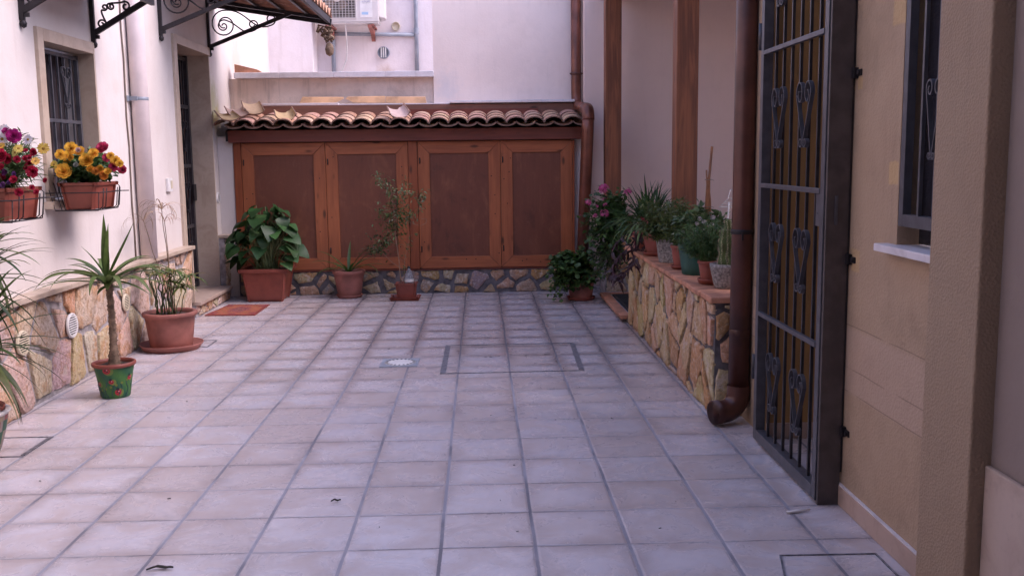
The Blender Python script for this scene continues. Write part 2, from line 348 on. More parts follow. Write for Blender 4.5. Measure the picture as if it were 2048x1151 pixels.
def grid_wall(mb, P, uc, vc, holes, nvec, t, col=(1, 1, 1), mi=0):
    """wall slab: P(u,v)->3d point of the face; cells of the cut grid inside holes (u0,u1,v0,v1) are left open; t thickness along -nvec"""
    n = Vector(nvec) * -t
    inside = lambda u, v: any(h[0] < u < h[1] and h[2] < v < h[3] for h in holes)
    solid = {}
    for i in range(len(uc) - 1):
        for j in range(len(vc) - 1): solid[i, j] = not inside((uc[i] + uc[i + 1]) / 2, (vc[j] + vc[j + 1]) / 2)
    for (i, j), s_ in solid.items():
        if not s_: continue
        c = [Vector(P(uc[i], vc[j])), Vector(P(uc[i + 1], vc[j])), Vector(P(uc[i + 1], vc[j + 1])), Vector(P(uc[i], vc[j + 1]))]
        k = len(mb.v); mb.v += [tuple(p) for p in c] + [tuple(p + n) for p in c]
        mb.face([k, k + 1, k + 2, k + 3], col, mi); mb.face([k + 7, k + 6, k + 5, k + 4], col, mi)
        for e, (di, dj) in enumerate(((0, -1), (1, 0), (0, 1), (-1, 0))):
            if not solid.get((i + di, j + dj), False): a, b_ = e, (e + 1) % 4; mb.face([k + a, k + 4 + a, k + 4 + b_, k + b_], col, mi)

# crazy paving stones on a plane
PAL_L = [(.63, .485, .37), (.66, .52, .415), (.58, .37, .20), (.63, .46, .33), (.64, .50, .40), (.60, .42, .27), (.66, .52, .41), (.61, .47, .35)]
PAL_R = [(.58, .41, .22), (.54, .36, .18), (.60, .45, .27), (.58, .40, .22), (.50, .31, .14), (.60, .46, .30)]
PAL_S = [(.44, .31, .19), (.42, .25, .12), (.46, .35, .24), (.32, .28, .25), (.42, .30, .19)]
def clip(poly, nx, ny, d):
    out = []
    for i in range(len(poly)):
        a, b_ = poly[i], poly[(i + 1) % len(poly)]; da = a[0] * nx + a[1] * ny - d; db = b_[0] * nx + b_[1] * ny - d
        if da <= 0: out.append(a)
        if da * db < 0: t = da / (da - db); out.append((a[0] + (b_[0] - a[0]) * t, a[1] + (b_[1] - a[1]) * t))
    return out
def stones(mb, O, u, v, n, W, H, cw, ch, gap, th, pal, seed, zones=None):
    r = random.Random(seed); O, u, v, n = Vector(O), Vector(u), Vector(v), Vector(n)
    nx, ny = max(1, round(W / cw)), max(1, round(H / ch)); sx, sy = W / nx, H / ny; seeds = []
    for i in range(-1, nx + 1):
        for j in range(-1, ny + 1): seeds.append(((i + .5 + r.uniform(-.5, .5) + (.25 if j % 2 else -.25)) * sx, (j + .5 + r.uniform(-.5, .5)) * sy))
    wt = [r.uniform(-.13, .13) * sx * sy * 2 for _ in seeds]
    for i, s_ in enumerate(seeds):
        poly = [(.004, .004), (W - .004, .004), (W - .004, H - .004), (.004, H - .004)]
        for j, q in enumerate(seeds):
            if i == j: continue
            dx, dy = q[0] - s_[0], q[1] - s_[1]; L = math.hypot(dx, dy)
            if L > 3.2 * max(sx, sy) or L < 1e-6: continue
            dx /= L; dy /= L; m = (s_[0] * dx + s_[1] * dy) + (L * L + wt[i] - wt[j]) / (2 * L) - gap / 2 * (.6 + .8 * ((i * 7 + j * 7) % 5) / 4); poly = clip(poly, dx, dy, m)
            if len(poly) < 3: break
        if len(poly) < 3: continue
        A = abs(sum(poly[k][0] * poly[(k + 1) % len(poly)][1] - poly[(k + 1) % len(poly)][0] * poly[k][1] for k in range(len(poly)))) / 2
        if A < .0012: continue
        ring = []
        for k in range(len(poly)):
            a, b_ = poly[k], poly[(k + 1) % len(poly)]; L = math.hypot(b_[0] - a[0], b_[1] - a[1]); m = max(1, int(L / .026))
            for q in range(m):
                t = q / m; jg = .0065 if q else .003; ring.append((a[0] + (b_[0] - a[0]) * t + r.uniform(-jg, jg), a[1] + (b_[1] - a[1]) * t + r.uniform(-jg, jg)))
        cx = sum(p[0] for p in ring) / len(ring); cy = sum(p[1] for p in ring) / len(ring)
        tt = th * r.uniform(.7, 1.2); col = r.choice(pal); col = tuple(c * r.uniform(.85, 1.12) for c in col); base = len(mb.v); K = len(ring)
        tu, tv = r.uniform(-.07, .07), r.uniform(-.07, .07)
        for sc, hh in ((1, -.5), (.985, .80), (.955, .98), (.5, 1.0)):
            for p in ring:
                pu, pv = cx + (p[0] - cx) * sc, cy + (p[1] - cy) * sc
                h_ = hh * tt + (0 if hh < 0 else r.uniform(-.0015, .0015) + (pu - cx) * tu + (pv - cy) * tv)
                mb.v.append(tuple(O + u * pu + v * pv + n * h_))
        mb.v.append(tuple(O + u * cx + v * cy + n * tt * 1.02)); ce = len(mb.v) - 1
        for l in range(3):
            for k in range(K): k2 = (k + 1) % K; mb.face([base + l * K + k, base + l * K + k2, base + l * K + K + k2, base + l * K + K + k], col, 0, l > 1)
        for k in range(K): mb.face([base + 3 * K + k, base + 3 * K + (k + 1) % K, ce], col, 0, True)

# =====================================================================  SETTING
g = MB(); g.v = [(-60, -60, 0), (60, -60, 0), (60, 60, 0), (-60, 60, 0)]; g.face([0, 1, 2, 3])
floor = g.build("courtyard_floor", 'floor'); tag(floor, None, None, kind='structure')
XH = (1, 0, 0); YH = (0, 1, 0); ZH = (0, 0, 1)
# --------------------------------------------------------------- left house
lh = thing("house_facade", "white plastered house wall on the left with barred window, recessed door and stone plinth", "building", (-2.6, 7, 0))
m = MB()
grid_wall(m, lambda u, v: (-2.6, u, v), [-4, 6.02, 6.78, 8.64, 9.70, 13.6], [0, .13, 1.13, 2.10, 2.40, 4.4], [(6.02, 6.78, 1.13, 2.10), (8.64, 9.70, .13, 2.40)], (1, 0, 0), .36)
m.build("wall", 'white', lh)
m = MB(); m.box(-2.595, -2.542, -4, 8.53, 0.001, .602); m.box(-2.595, -2.542, 9.715, 9.864, 0.001, .602); m.box(-2.595, -2.515, 8.555, 9.69, .001, .10)
pl = m.build("stone_plinth", 'mortar', lh)
m = MB(); stones(m, (-2.542, 2.5, .0), YH, ZH, XH, 6.03, .60, .25, .25, .034, .017, PAL_L, 3)
stones(m, (-2.542, 9.715, .0), YH, ZH, XH, .14, .60, .14, .2, .02, .014, PAL_L, 5)
stones(m, (-2.515, 8.56, .0), YH, ZH, XH, 1.12, .10, .16, .10, .016, .014, PAL_L, 6)
m.build("facing_stones", 'stone', pl)
m = MB()
yy = 2.0
while yy < 8.5:
    y2 = min(8.56, yy + 1.32); m.box(-2.598, -2.492, yy + .0015, y2 - .0015, .604, .634); yy = y2
m.build("ledge", 'beige', lh, bevel=.003)
MB().box(-2.598, -2.492, 9.704, 9.862, .604, .634).build("ledge", 'beige', lh, bevel=.003)
MB().box(-2.598, -2.512, 8.532, 8.553, .133, .602).build("plinth_edge", 'beige', lh, bevel=.003)
m = MB()     # window: travertine lining and frame
for a in ((-2.72, -2.578, 5.94, 6.022, 1.13, 2.16), (-2.72, -2.578, 6.776, 6.80, 1.13, 2.16), (-2.72, -2.578, 6.0225, 6.7755, 2.085, 2.16)): m.box(*a)
wf = m.build("window_frame", 'beige', lh, bevel=.003)
MB().box(-2.74, -2.552, 5.91, 6.83, 1.09, 1.134).build("window_sill", 'beige', lh, bevel=.004)
m = MB(); m.box(-2.80, -2.79, 6.03, 6.77, 1.135, 2.08); wp = m.build("window_pane", 'curtain', lh)
def spiral(c, r0, turns, a0, dirn, n=26, shrink=.22):
    """2-D spiral points starting at radius r0, angle a0, curling inwards"""
    out = []
    for i in range(n + 1):
        t = i / n; r = r0 * (1 - t * (1 - shrink)); a = a0 + dirn * turns * 2 * math.pi * t; out.append((c[0] + r * math.cos(a), c[1] + r * math.sin(a)))
    return out
def lyre(w, h):
    """outline of the lyre-shaped scroll pair: list of two 2-D paths (u across, v up), centred, height h, half width w"""
    P = []
    for s_ in (-1, 1):
        rt = w * .47; top = [(u_, h / 2 - rt * 1.35 + v_ * 1.35) for u_, v_ in spiral((s_ * (w - rt), 0), rt, 1.2, 0 if s_ > 0 else math.pi, s_, 28, .26)][::-1]
        rb = w * .27; bot = spiral((s_ * rb * 1.05, -h / 2 + rb), rb, 1.2, math.pi if s_ > 0 else 0, s_, 20, .2)
        a = top[-1]; b_ = bot[0]; mid = [(a[0] * (1 - t) ** 1.05 + (s_ * .004) * (1 - (1 - t) ** 1.05), a[1] + (b_[1] - a[1]) * t) for t in [k / 8 for k in range(1, 8)]]
        P.append(top + mid + bot)
    return P
m = MB()
X = -2.69
m.box(X - .012, X + .012, 6.035, 6.06, 1.15, 2.07); m.box(X - .012, X + .012, 6.735, 6.76, 1.15, 2.07)
for z in (1.15, 1.62, 2.04): m.box(X - .011, X + .011, 6.06, 6.735, z, z + .022)
for k in range(1, 7): m.box(X - .006, X + .006, 6.045 + k * .1, 6.057 + k * .1, 1.17, 2.04)
for p in lyre(.075, .27): m.ribbon([(X + .012, 6.545 + a, 1.85 + c_) for a, c_ in p], (1, 0, 0), .014, .005)
m.build("window_grille", 'iron', lh)
m = MB()     # door surround
for a in ((-2.93, -2.578, 8.555, 8.645, .131, 2.44), (-2.93, -2.597, 9.695, 9.715, .131, 2.44), (-2.93, -2.578, 8.6455, 9.6945, 2.365, 2.44)): m.box(*a)
m.build("door_frame", 'beige', lh, bevel=.003)
MB().box(-2.94, -2.47, 8.556, 9.692, .102, .134).build("doorstep", 'travertine', lh, bevel=.004)
dg = MB(); X = -2.82
dg.box(X - .02, X + .02, 8.65, 8.69, .14, 2.36); dg.box(X - .02, X + .02, 9.645, 9.69, .14, 2.36)
for z in (.15, .72, 1.30, 1.86, 2.31): dg.box(X - .015, X + .015, 8.69, 9.645, z, z + .035)
for k in range(1, 12): dg.box(X - .007, X + .007, 8.69 + k * .08 - .007, 8.69 + k * .08 + .007, .18, 2.31)
for zc in (1.02, 1.60, .45):
    for p in lyre(.085, .3): dg.ribbon([(X + .016, 9.49 + a, zc + c_) for a, c_ in p], (1, 0, 0), .014, .005)
dgo = dg.build("door_gate", 'bar', lh)
MB().box(-2.799, -2.775, 9.60, 9.68, .98, 1.14).build("lock", 'ironD', dgo, bevel=.004)
MB().box(-2.5985, -2.452, 9.865, 10.40, .0, 1.60).build("wall_return", 'white', lh)
MB().box(-2.955, -2.925, 8.62, 9.74, .13, 2.42).build("door", 'lintel', lh)

# vents (separate things)
def vent(y, z, r, label, mat='plastic', x=-2.522, face='x'):
    t = thing("vent_grille", label, "vent", (x, y, z) if face == 'x' else y, "round vent grilles along the left wall")
    m = MB(); n = 28; ring = [(math.cos(2 * math.pi * k / n), math.sin(2 * math.pi * k / n)) for k in range(n)]
    base = len(m.v)
    for sc, dx in ((1, 0), (1, .010), (.93, .014), (.84, .014), (.82, .006)):
        for c_, s_ in ring: m.v.append((x + dx, y + r * sc * c_, z + r * sc * s_))
    for l in range(4):
        for k in range(n): k2 = (k + 1) % n; m.face([base + l * n + k, base + l * n + k2, base + (l + 1) * n + k2, base + (l + 1) * n + k], sm=True)
    m.face([base + 4 * n + k for k in range(n)])
    m.build("rim", mat, t)
    m = MB(); q = 9
    for k in range(q):
        zz = -r * .82 + (k + .5) * 2 * r * .82 / q; hw = math.sqrt(max(0, (r * .82) ** 2 - zz * zz))
        m.obox((x + .011, y, z + zz), YH, (1, 0, .55), (-.55, 0, 1), hw, .005, r * .82 / q * .42)
    m.build("slats", mat, t)
    m = MB(); m.lathe([(r * .8, 0), (.001, .0)], (0, 0, 0), 24); m.v = [(x + .0075, y + a, z + c_) for a, c_, _ in m.v]; m.build("opening", 'black', t)
vent(5.98, .375, .077, "large clean white round vent grille in the stone plinth, left of the yucca trunk")
vent(5.33, .390, .070, "yellowed round vent grille in the stone plinth behind the spiky leaves", 'cream')
vent(6.90, .380, .062, "yellowed round vent grille in the stone plinth between yucca trunk and big saucer pot", 'cream')
vent(8.00, .385, .062, "yellowed round vent grille in the stone plinth just before the doorstep", 'cream')
vent(9.78, 1.0, .055, "white round vent grille high on the plaster beside the wooden cupboard", 'plastic', x=-2.6)
t = thing("door_intercom", "small cream intercom panel on the white wall left of the recessed door", "intercom", (-2.6, 8.25, 1.17))
MB().box(-2.599, -2.575, 8.19, 8.30, 1.115, 1.225).build("casing", 'plastic', t, bevel=.004)
MB().box(-2.5745, -2.570, 8.245, 8.285, 1.14, 1.205).build("screen", 'cream', t)
# painted pipe on the left wall
t = thing("wall_pipe", "white painted rain pipe standing against the left wall with a metal clamp", "pipe", (-2.54, 7.5, .6))
MB().tube([(-2.535, 7.50, .635), (-2.535, 7.50, 4.3)], .062, 24).build("pipe", 'pinkpipe', t)
m = MB(); m.lathe([(.0625, -.012), (.064, -.01), (.064, .01), (.0625, .012)], (-2.535, 7.50, 1.83), 24); m.box(-2.599, -2.59, 7.40, 7.60, 1.81, 1.85); m.obox((-2.56, 7.43, 1.83), XH, YH, ZH, .03, .006, .015)
m.build("clamp", 'greypipe', t)
tag(setorg(MB().tube([(-2.592, 7.37 + .01 * math.sin(k * 2.1), .64 + k * .21) for k in range(18)], .006, 6).build("cable", 'tan'), (-2.59, 7.37, .64)), "thin frayed cable running up the left wall beside the painted pipe", "cable")

# --------------------------------------------------------------- canopies
def canopy_roof(m, y0, y1, xa, za, xb, zb, period=.10, amp=.028, over=.03):
    """corrugated clay roof sheet with thickness; from wall (xa,za) to eave (xb,zb)"""
    n = int((y1 - y0) / period) * 8; base = len(m.v); L = 6
    for l in range(L + 1):
        t = l / L; x = xa + (xb + over - xa) * t; z = za + (zb - za) * t
        for top in (0, 1):
            for k in range(n + 1):
                y = y0 + (y1 - y0) * k / n; m.v.append((x, y, z + amp * math.sin(2 * math.pi * (y - y0) / period) + (.014 if top else 0) + .0))
    w_ = n + 1
    for l in range(L):
        for k in range(n):
            a = base + l * 2 * w_ + k; b_ = a + 2 * w_
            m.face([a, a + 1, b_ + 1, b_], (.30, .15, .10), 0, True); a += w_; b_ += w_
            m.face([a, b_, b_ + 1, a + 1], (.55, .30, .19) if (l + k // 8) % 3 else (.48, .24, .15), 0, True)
    for k in range(n):
        a = base + L * 2 * w_ + k; m.face([a, a + 1, a + 1 + w_, a + w_], (.60, .33, .22))
def bracket(par, y, zb, zt, xt, zroof, scrolls, name="bracket"):
    """wall bar, diagonal strut and top bar of one bracket in the plane y, with scrolls"""
    m = MB(); X0 = -2.585
    m.box(X0 - .013, X0 + .013, y - .013, y + .013, zb - .03, zroof); m.lathe([(.001, -.03), (.016, -.02), (.02, 0), (.012, .015)], (X0 + .004, y, zb - .045), 12)
    m.box(X0 - .014, X0 + .04, y - .008, y + .008, zb - .012, zb + .012)
    d = Vector((xt - X0, 0, zt - zb)); m.obox(Vector((X0, y, zb + .02)) + d / 2, d, YH, d.cross(Vector(YH)), d.length / 2, .012, .017)
    m.build(name, 'ironD', par)
    s_ = MB()
    for p in scrolls: s_.tube([(a, y, c_) for a, c_ in p], .0065, 8)
    if scrolls: s_.build("scrollwork", 'ironD', par)
def sscroll(p0, r0, turns0, a0, d0, p1, r1, turns1, a1, d1):
    A_ = spiral(p0, r0, turns0, a0, d0, 34, .22)[::-1]; B_ = spiral(p1, r1, turns1, a1, d1, 26, .25)
    a, b_ = Vector(A_[-1]), Vector(B_[0]); ta = (a - Vector(A_[-2])).normalized(); tb = (Vector(B_[1]) - b_).normalized(); L = (b_ - a).length
    c1, c2 = a + ta * L * .45, b_ - tb * L * .45; mid = []
    for k in range(1, 12):
        t = k / 12; mid.append(tuple(a * (1 - t) ** 3 + c1 * 3 * t * (1 - t) ** 2 + c2 * 3 * t * t * (1 - t) + b_ * t ** 3))
    return A_ + mid + B_
t = thing("door_canopy", "long canopy of clay tiles on dark iron scroll brackets above the recessed door", "canopy", (-2.6, 9.1, 2.4))
zr = lambda x: 2.90 + (x + 2.6) * (-.155)
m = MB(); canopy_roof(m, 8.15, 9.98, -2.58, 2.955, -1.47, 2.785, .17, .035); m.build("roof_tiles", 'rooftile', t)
m = MB()
for y in (8.248, 9.70): m.obox((-2.02, y, zr(-2.02) - .012), (1, 0, -.155), YH, (.155, 0, 1), .57, .014, .016)
m.obox((-2.02, 9.98, zr(-2.02) - .01), (1, 0, -.155), YH, (.155, 0, 1), .58, .016, .030); m.box(-1.485, -1.455, 8.15, 9.98, 2.695, 2.755)
for k in range(1, 5):
    x = -2.6 + k * .24; m.box(x - .012, x + .012, 8.15, 9.97, zr(x) - .002, zr(x) + .02)
m.build("roof_frame", 'ironD', t)
def door_scrolls():
    return [sscroll((-2.43, 2.66), .135, 1.55, R(80), 1, (-1.99, 2.705), .055, 1.2, R(-80), -1 * -1),
            sscroll((-2.44, 2.645), .06, 1.3, R(60), 1, (-2.16, 2.655), .055, 1.2, R(-80), 1)]
bracket(t, 8.248, 2.41, 2.74, -1.76, 2.90, door_scrolls()); bracket(t, 9.70, 2.43, 2.745, -1.78, 2.90, door_scrolls())
# rubble nest of dead cable under the canopy corner
m = MB(); r = random.Random(5)
for k in range(9):
    c_ = Vector((-1.50 + r.uniform(-.05, .05), 9.98, 2.66 - k * .014)); pts = [c_ + Vector((r.uniform(-.05, .05), r.uniform(-.04, .04), r.uniform(-.04, .04))) for _ in range(5)]; m.tube(pts, .012, 6)
m.lathe([(.001, -.09), (.035, -.07), (.045, -.02), (.03, .03), (.001, .05)], (-1.475, 9.98, 2.47), 12)
tag(setorg(m.build("hanging_clump", 'bark'), (-1.47, 9.98, 2.4)), "dark ragged clump hanging below the corner of the door canopy", "clump")
t = thing("window_canopy", "short canopy on dark iron scroll brackets above the barred window", "canopy", (-2.6, 6.3, 2.2))
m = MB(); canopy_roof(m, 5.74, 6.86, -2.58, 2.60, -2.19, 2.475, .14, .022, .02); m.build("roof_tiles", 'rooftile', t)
m = MB()
for y in (5.778, 6.813): m.obox((-2.39, y, 2.495), (1, 0, -.30), YH, (.30, 0, 1), .205, .013, .014)
m.box(-2.205, -2.18, 5.74, 6.86, 2.41, 2.446); m.build("roof_frame", 'ironD', t)
def win_scrolls():
    return [sscroll((-2.525, 2.285), .030, 1.2, R(20), 1, (-2.50, 2.395), .022, 1.2, R(-120), 1), sscroll((-2.455, 2.40), .022, 1.2, R(200), 1, (-2.36, 2.40), .032, 1.2, R(120), -1)]
bracket(t, 5.778, 2.20, 2.42, -2.21, 2.56, win_scrolls()); bracket(t, 6.813, 2.20, 2.42, -2.21, 2.56, win_scrolls())

# --------------------------------------------------------------- back buildings
t = thing("terrace_house", "overexposed old white house wall behind the roof terrace, carrying the air conditioner", "building", (-1, 13, 0))
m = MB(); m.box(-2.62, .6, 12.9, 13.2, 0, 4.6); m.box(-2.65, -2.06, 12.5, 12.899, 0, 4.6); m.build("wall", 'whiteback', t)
t = thing("terrace_parapet", "low plastered parapet with a white marble coping above the tiled cupboard roof", "wall", (-1.5, 10.5, 0))
MB().box(-2.6, -.47, 10.46, 10.60, 0, 2.205).build("wall", 'parapet', t)
m = MB(); xs = [-2.535, -2.06, -1.50, -.97, -.462]
for a, c_ in zip(xs, xs[1:]): m.box(a + .001, c_ - .001, 10.38, 10.64, 2.207 + U(-.001, .001), 2.266 + U(-.002, .002))
m.build("coping", 'whitemarble', t, bevel=.004)
m = MB(); m.prism([(-2.53, 10.42, 2.268), (-2.25, 10.42, 2.268), (-2.30, 10.42, 2.30), (-2.53, 10.42, 2.355)], (0, .12, 0))
tag(setorg(m.build("brick_wedge", 'brick'), (-2.4, 10.45, 2.27)), "broken pinkish brick lying on the left end of the white coping", "brick")
t = thing("garden_wall", "tall pink plastered wall above the right half of the cupboard roof", "wall", (.3, 10.5, 0))
MB().box(-.468, 1.105, 10.43, 10.8, 0, 4.4).build("wall", 'pinkwall', t)
# air conditioner
ac = thing("air_conditioner", "white outdoor air conditioner unit on wall brackets with a blue printed sticker", "air conditioner", (-1.65, 12.6, 3.06))
AX0, AX1, AY, AZ = -1.99, -1.22, 12.42, 3.045
m = MB()
m.box(AX0, AX1, AY + .02, AY + .32, AZ, AZ + .56); m.box(AX0 - .012, AX1 - .005, AY + .03, AY + .30, AZ - .02, AZ - .001)
m.box(AX0 + .035, AX1 - .28, AY + .006, AY + .019, AZ + .035, AZ + .05); m.box(AX0 + .02, AX0 + .035, AY + .006, AY + .019, AZ + .035, AZ + .54); m.box(AX1 - .28, AX1 - .265, AY + .006, AY + .019, AZ + .035, AZ + .54)
m.build("casing", 'acwhite', ac, bevel=.006)
FX, FZ, FR = AX0 + .262, AZ + .32, .225
m = MB(); m.box(AX0 + .037, AX1 - .282, AY + .010, AY + .018, AZ + .052, AZ + .54); m.build("fan_cavity", 'acdark', ac)
m = MB()
for k in range(12): x = AX0 + .05 + k * .0395; m.box(x, x + .004, AY - .002, AY + .003, AZ + .05, AZ + .54)
for k in range(16): z = AZ + .065 + k * .031; m.box(AX0 + .037, AX1 - .282, AY + .0035, AY + .0065, z, z + .003)
m.build("fan_guard", 'acwhite', ac)
m = MB(); m.lathe([(.001, 0), (.047, 0), (.05, .006)], (0, 0, 0), 28); m.v = [(FX + a, AY - .006 + c_, FZ - .035 + b2) for a, b2, c_ in m.v]; m.build("fan_hub", 'acwhite', ac)
m = MB()
for k in range(5):
    a = k * 2 * math.pi / 5; m.prism([(FX + .05 * math.cos(a), AY + .009, FZ + .05 * math.sin(a)), (FX + .19 * math.cos(a - .1), AY + .009, FZ + .19 * math.sin(a - .1)), (FX + .19 * math.cos(a + .6), AY + .0075, FZ + .19 * math.sin(a + .6)), (FX + .05 * math.cos(a + .9), AY + .0075, FZ + .05 * math.sin(a + .9))], (0, .001, 0))
m.build("fan_blades", 'tan', ac)
m = MB(); m.prism([(AX1 + .001, AY + .06, AZ + .06), (AX1 + .075, AY + .10, AZ + .05), (AX1 + .075, AY + .28, AZ + .05), (AX1 + .001, AY + .28, AZ + .03)], (0, 0, .40)); m.build("valve_cover", 'acwhite', ac, bevel=.008)
m = MB(); m.box(AX1 - .225, AX1 - .075, AY + .014, AY + .0195, AZ + .05, AZ + .50); m.build("sticker", 'plastic', ac)
def text(s_, size, loc, mat, par, name, rot=(R(90), 0, 0), ext=.0006):
    c = bpy.data.curves.new(name + "_curve", 'FONT'); c.body = s_; c.size = size; c.extrude = ext; c.align_x = 'CENTER'; c.align_y = 'CENTER'
    o = bpy.data.objects.new(name, c); COL.objects.link(o); o.rotation_euler = rot; o.location = loc; bpy.context.view_layer.update()
    me = bpy.data.meshes.new_from_object(o); mw = o.matrix_world.copy(); bpy.data.objects.remove(o); me.transform(mw); me.transform(Matrix.Translation(-ORG[par.name]))
    n = bpy.data.objects.new(name, me); COL.objects.link(n); n.parent = par; me.materials.clear(); me.materials.append(M[mat]); ORG[n.name] = ORG[par.name]; return n
text("PUNTO SERVICE", .0215, (AX1 - .150, AY + .013, AZ + .270), 'inkblue', ac, "lettering")
text("tel. 0974 123904", .0150, (AX1 - .150, AY + .013, AZ + .245), 'inkblue', ac, "lettering")
text("assistenza climatizzatori", .0105, (AX1 - .150, AY + .013, AZ + .225), 'inkgrey', ac, "lettering")
m = MB(); m.box(AX1 - .205, AX1 - .125, AY + .0125, AY + .0135, AZ + .085, AZ + .115); m.build("sticker_logo", 'inklight', ac)
for x in (AX0 + .11, AX1 - .14):
    m = MB(); m.prism([(x, 12.899, AZ - .03), (x, 12.45, AZ - .03), (x, 12.45, AZ - .06), (x, 12.80, AZ - .11), (x, 12.899, AZ - .19)], (.05, 0, 0)); m.box(x + .05, x + .075, 12.45, 12.899, AZ - .045, AZ - .022); m.build("wall_bracket", 'clayP', ac, bevel=.003)
tag(setorg(MB().tube([(-1.64, 12.5, 3.03), (-1.645, 12.6, 2.9), (-1.66, 12.75, 2.75), (-1.68, 12.8, 2.62), (-1.74, 12.84, 2.50), (-1.83, 12.86, 2.42), (-1.93, 12.87, 2.37)], .009, 8).build("drain_hose", 'plastic'), (-1.64, 12.5, 3.03)), "thin white drain hose curving down from the air conditioner", "hose")
m = MB(); m.tube([(-.785, 12.87, 4.5), (-.785, 12.87, 2.25)], .026, 14); m.tube([(-.81, 12.87, 2.935), (-1.88, 12.87, 2.955)], .024, 14); m.tube([(-1.855, 12.868, 2.975), (-1.855, 12.868, 2.25)], .026, 14)
m.lathe([(.032, -.04), (.032, .04)], (-.785, 12.87, 2.98), 14); m.lathe([(.032, -.1), (.032, -.02)], (-1.855, 12.868, 2.9), 14)
tag(setorg(m.build("conduit", 'greypipe'), (-1.3, 12.87, 2.9)), "grey conduit forming a frame under the air conditioner", "pipe")
def yvent(x, z, r, label, bars):
    t = thing("wall_vent", label, "vent", (x, 12.9, z))
    m = MB(); m.lathe([(r, 0), (r, .03), (r * .86, .035), (r * .84, .01), (.001, .01)], (0, 0, 0), 26); m.v = [(x + a, 12.899 - c_, z + b2) for a, b2, c_ in m.v]; m.build("rim", 'cream' if not bars else 'greypipe', t)
    if bars:
        m = MB()
        for k in range(-1, 2): m.box(x + k * .028 - .006, x + k * .028 + .006, 12.855, 12.872, z - r * .8, z + r * .8)
        m.build("slats", 'plastic', t)
yvent(-1.212, 2.715, .078, "round grey vent cover with upright white bars below the air conditioner", True)
yvent(-1.045, 3.045, .055, "small plain cream round vent cap right of the air conditioner", False)

# --------------------------------------------------------------- storage cupboard with tiled roof
sh = thing("garden_cupboard", "long wooden garden cupboard with four panelled doors, stone base and clay tile roof", "cupboard", (-.75, 9.9, 0))
m = MB(); m.box(-2.449, .86, 9.868, 10.42, .001, .238); sb = m.build("stone_base", 'mortarD', sh)
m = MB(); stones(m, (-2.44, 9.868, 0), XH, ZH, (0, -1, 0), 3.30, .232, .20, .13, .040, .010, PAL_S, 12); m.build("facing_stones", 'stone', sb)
MB().box(-2.44, .955, 9.852, 10.42, .239, .251).build("sill_plank", 'lintel', sh)
m = MB(); m.box(-2.40, .93, 9.95, 10.4, .252, 1.66); m.build("carcass", 'black', sh)
for a, c_ in ((-2.446, -2.372), (-.712, -.622), (.938, .957)): MB().box(a, c_, 9.853, 9.945, .252, 1.533).build("post", 'postV', sh, bevel=.003)
m = MB(); m.box(-2.475, 1.03, 9.79, 9.93, 1.537, 1.656); m.build("lintel", 'lintel', sh, bevel=.005)
def door(x0, x1, lab=None):
    z0, z1, wd, y0, y1 = .256, 1.530, .118, 9.858, 9.90
    d = MB(); e = .0012
    P = lambda x, z: (x, y0, z)
    D = (0, y1 - y0, 0)
    d.prism([P(x0, z0 + e), P(x0 + wd, z0 + wd + e), P(x0 + wd, z1 - wd - e), P(x0, z1 - e)], D, mi=0)
    d.prism([P(x1, z0 + e), P(x1, z1 - e), P(x1 - wd, z1 - wd - e), P(x1 - wd, z0 + wd + e)], D, mi=0)
    d.prism([P(x0 + e, z0), P(x1 - e, z0), P(x1 - wd - e, z0 + wd), P(x0 + wd + e, z0 + wd)], D, mi=1)
    d.prism([P(x0 + e, z1), P(x0 + wd + e, z1 - wd), P(x1 - wd - e, z1 - wd), P(x1 - e, z1)], D, mi=1)
    o = d.build("door", ['woodV', 'woodH'], sh, bevel=.003)
    MB().box(x0 + wd - .01, x1 - wd + .01, 9.874, 9.888, z0 + wd - .01, z1 - wd + .01).build("panel", 'panel', o)
    for zz in (.45, 1.34): MB().tube([(x0 + .02, 9.853, zz - .03), (x0 + .02, 9.853, zz + .03)], .006, 8).build("hinge", 'ironD', o)
    for _ in range(7):
        a = rnd.choice([(x0 + U(.02, .1), U(.4, 1.4)), (x1 - U(.02, .1), U(.4, 1.4)), (U(x0 + .2, x1 - .2), z0 + U(.03, .09))]); h = MB(); h.lathe([(.001, 0), (.006, .0)], (0, 0, 0), 8); n = len(h.v) - 16
        for q in range(n, len(h.v)): v = h.v[q]; h.v[q] = (a[0] + v[0], 9.8565, a[1] + v[1])
        h.build("screw", 'ironD', o)
door(-2.368, -1.540); door(-1.536, -.716); door(-.618, .208); door(.212, .935)
m = MB(); m.box(.962, 1.03, 9.93, 9.95, .0, 1.535); m.build("end_wall", 'white', sh)
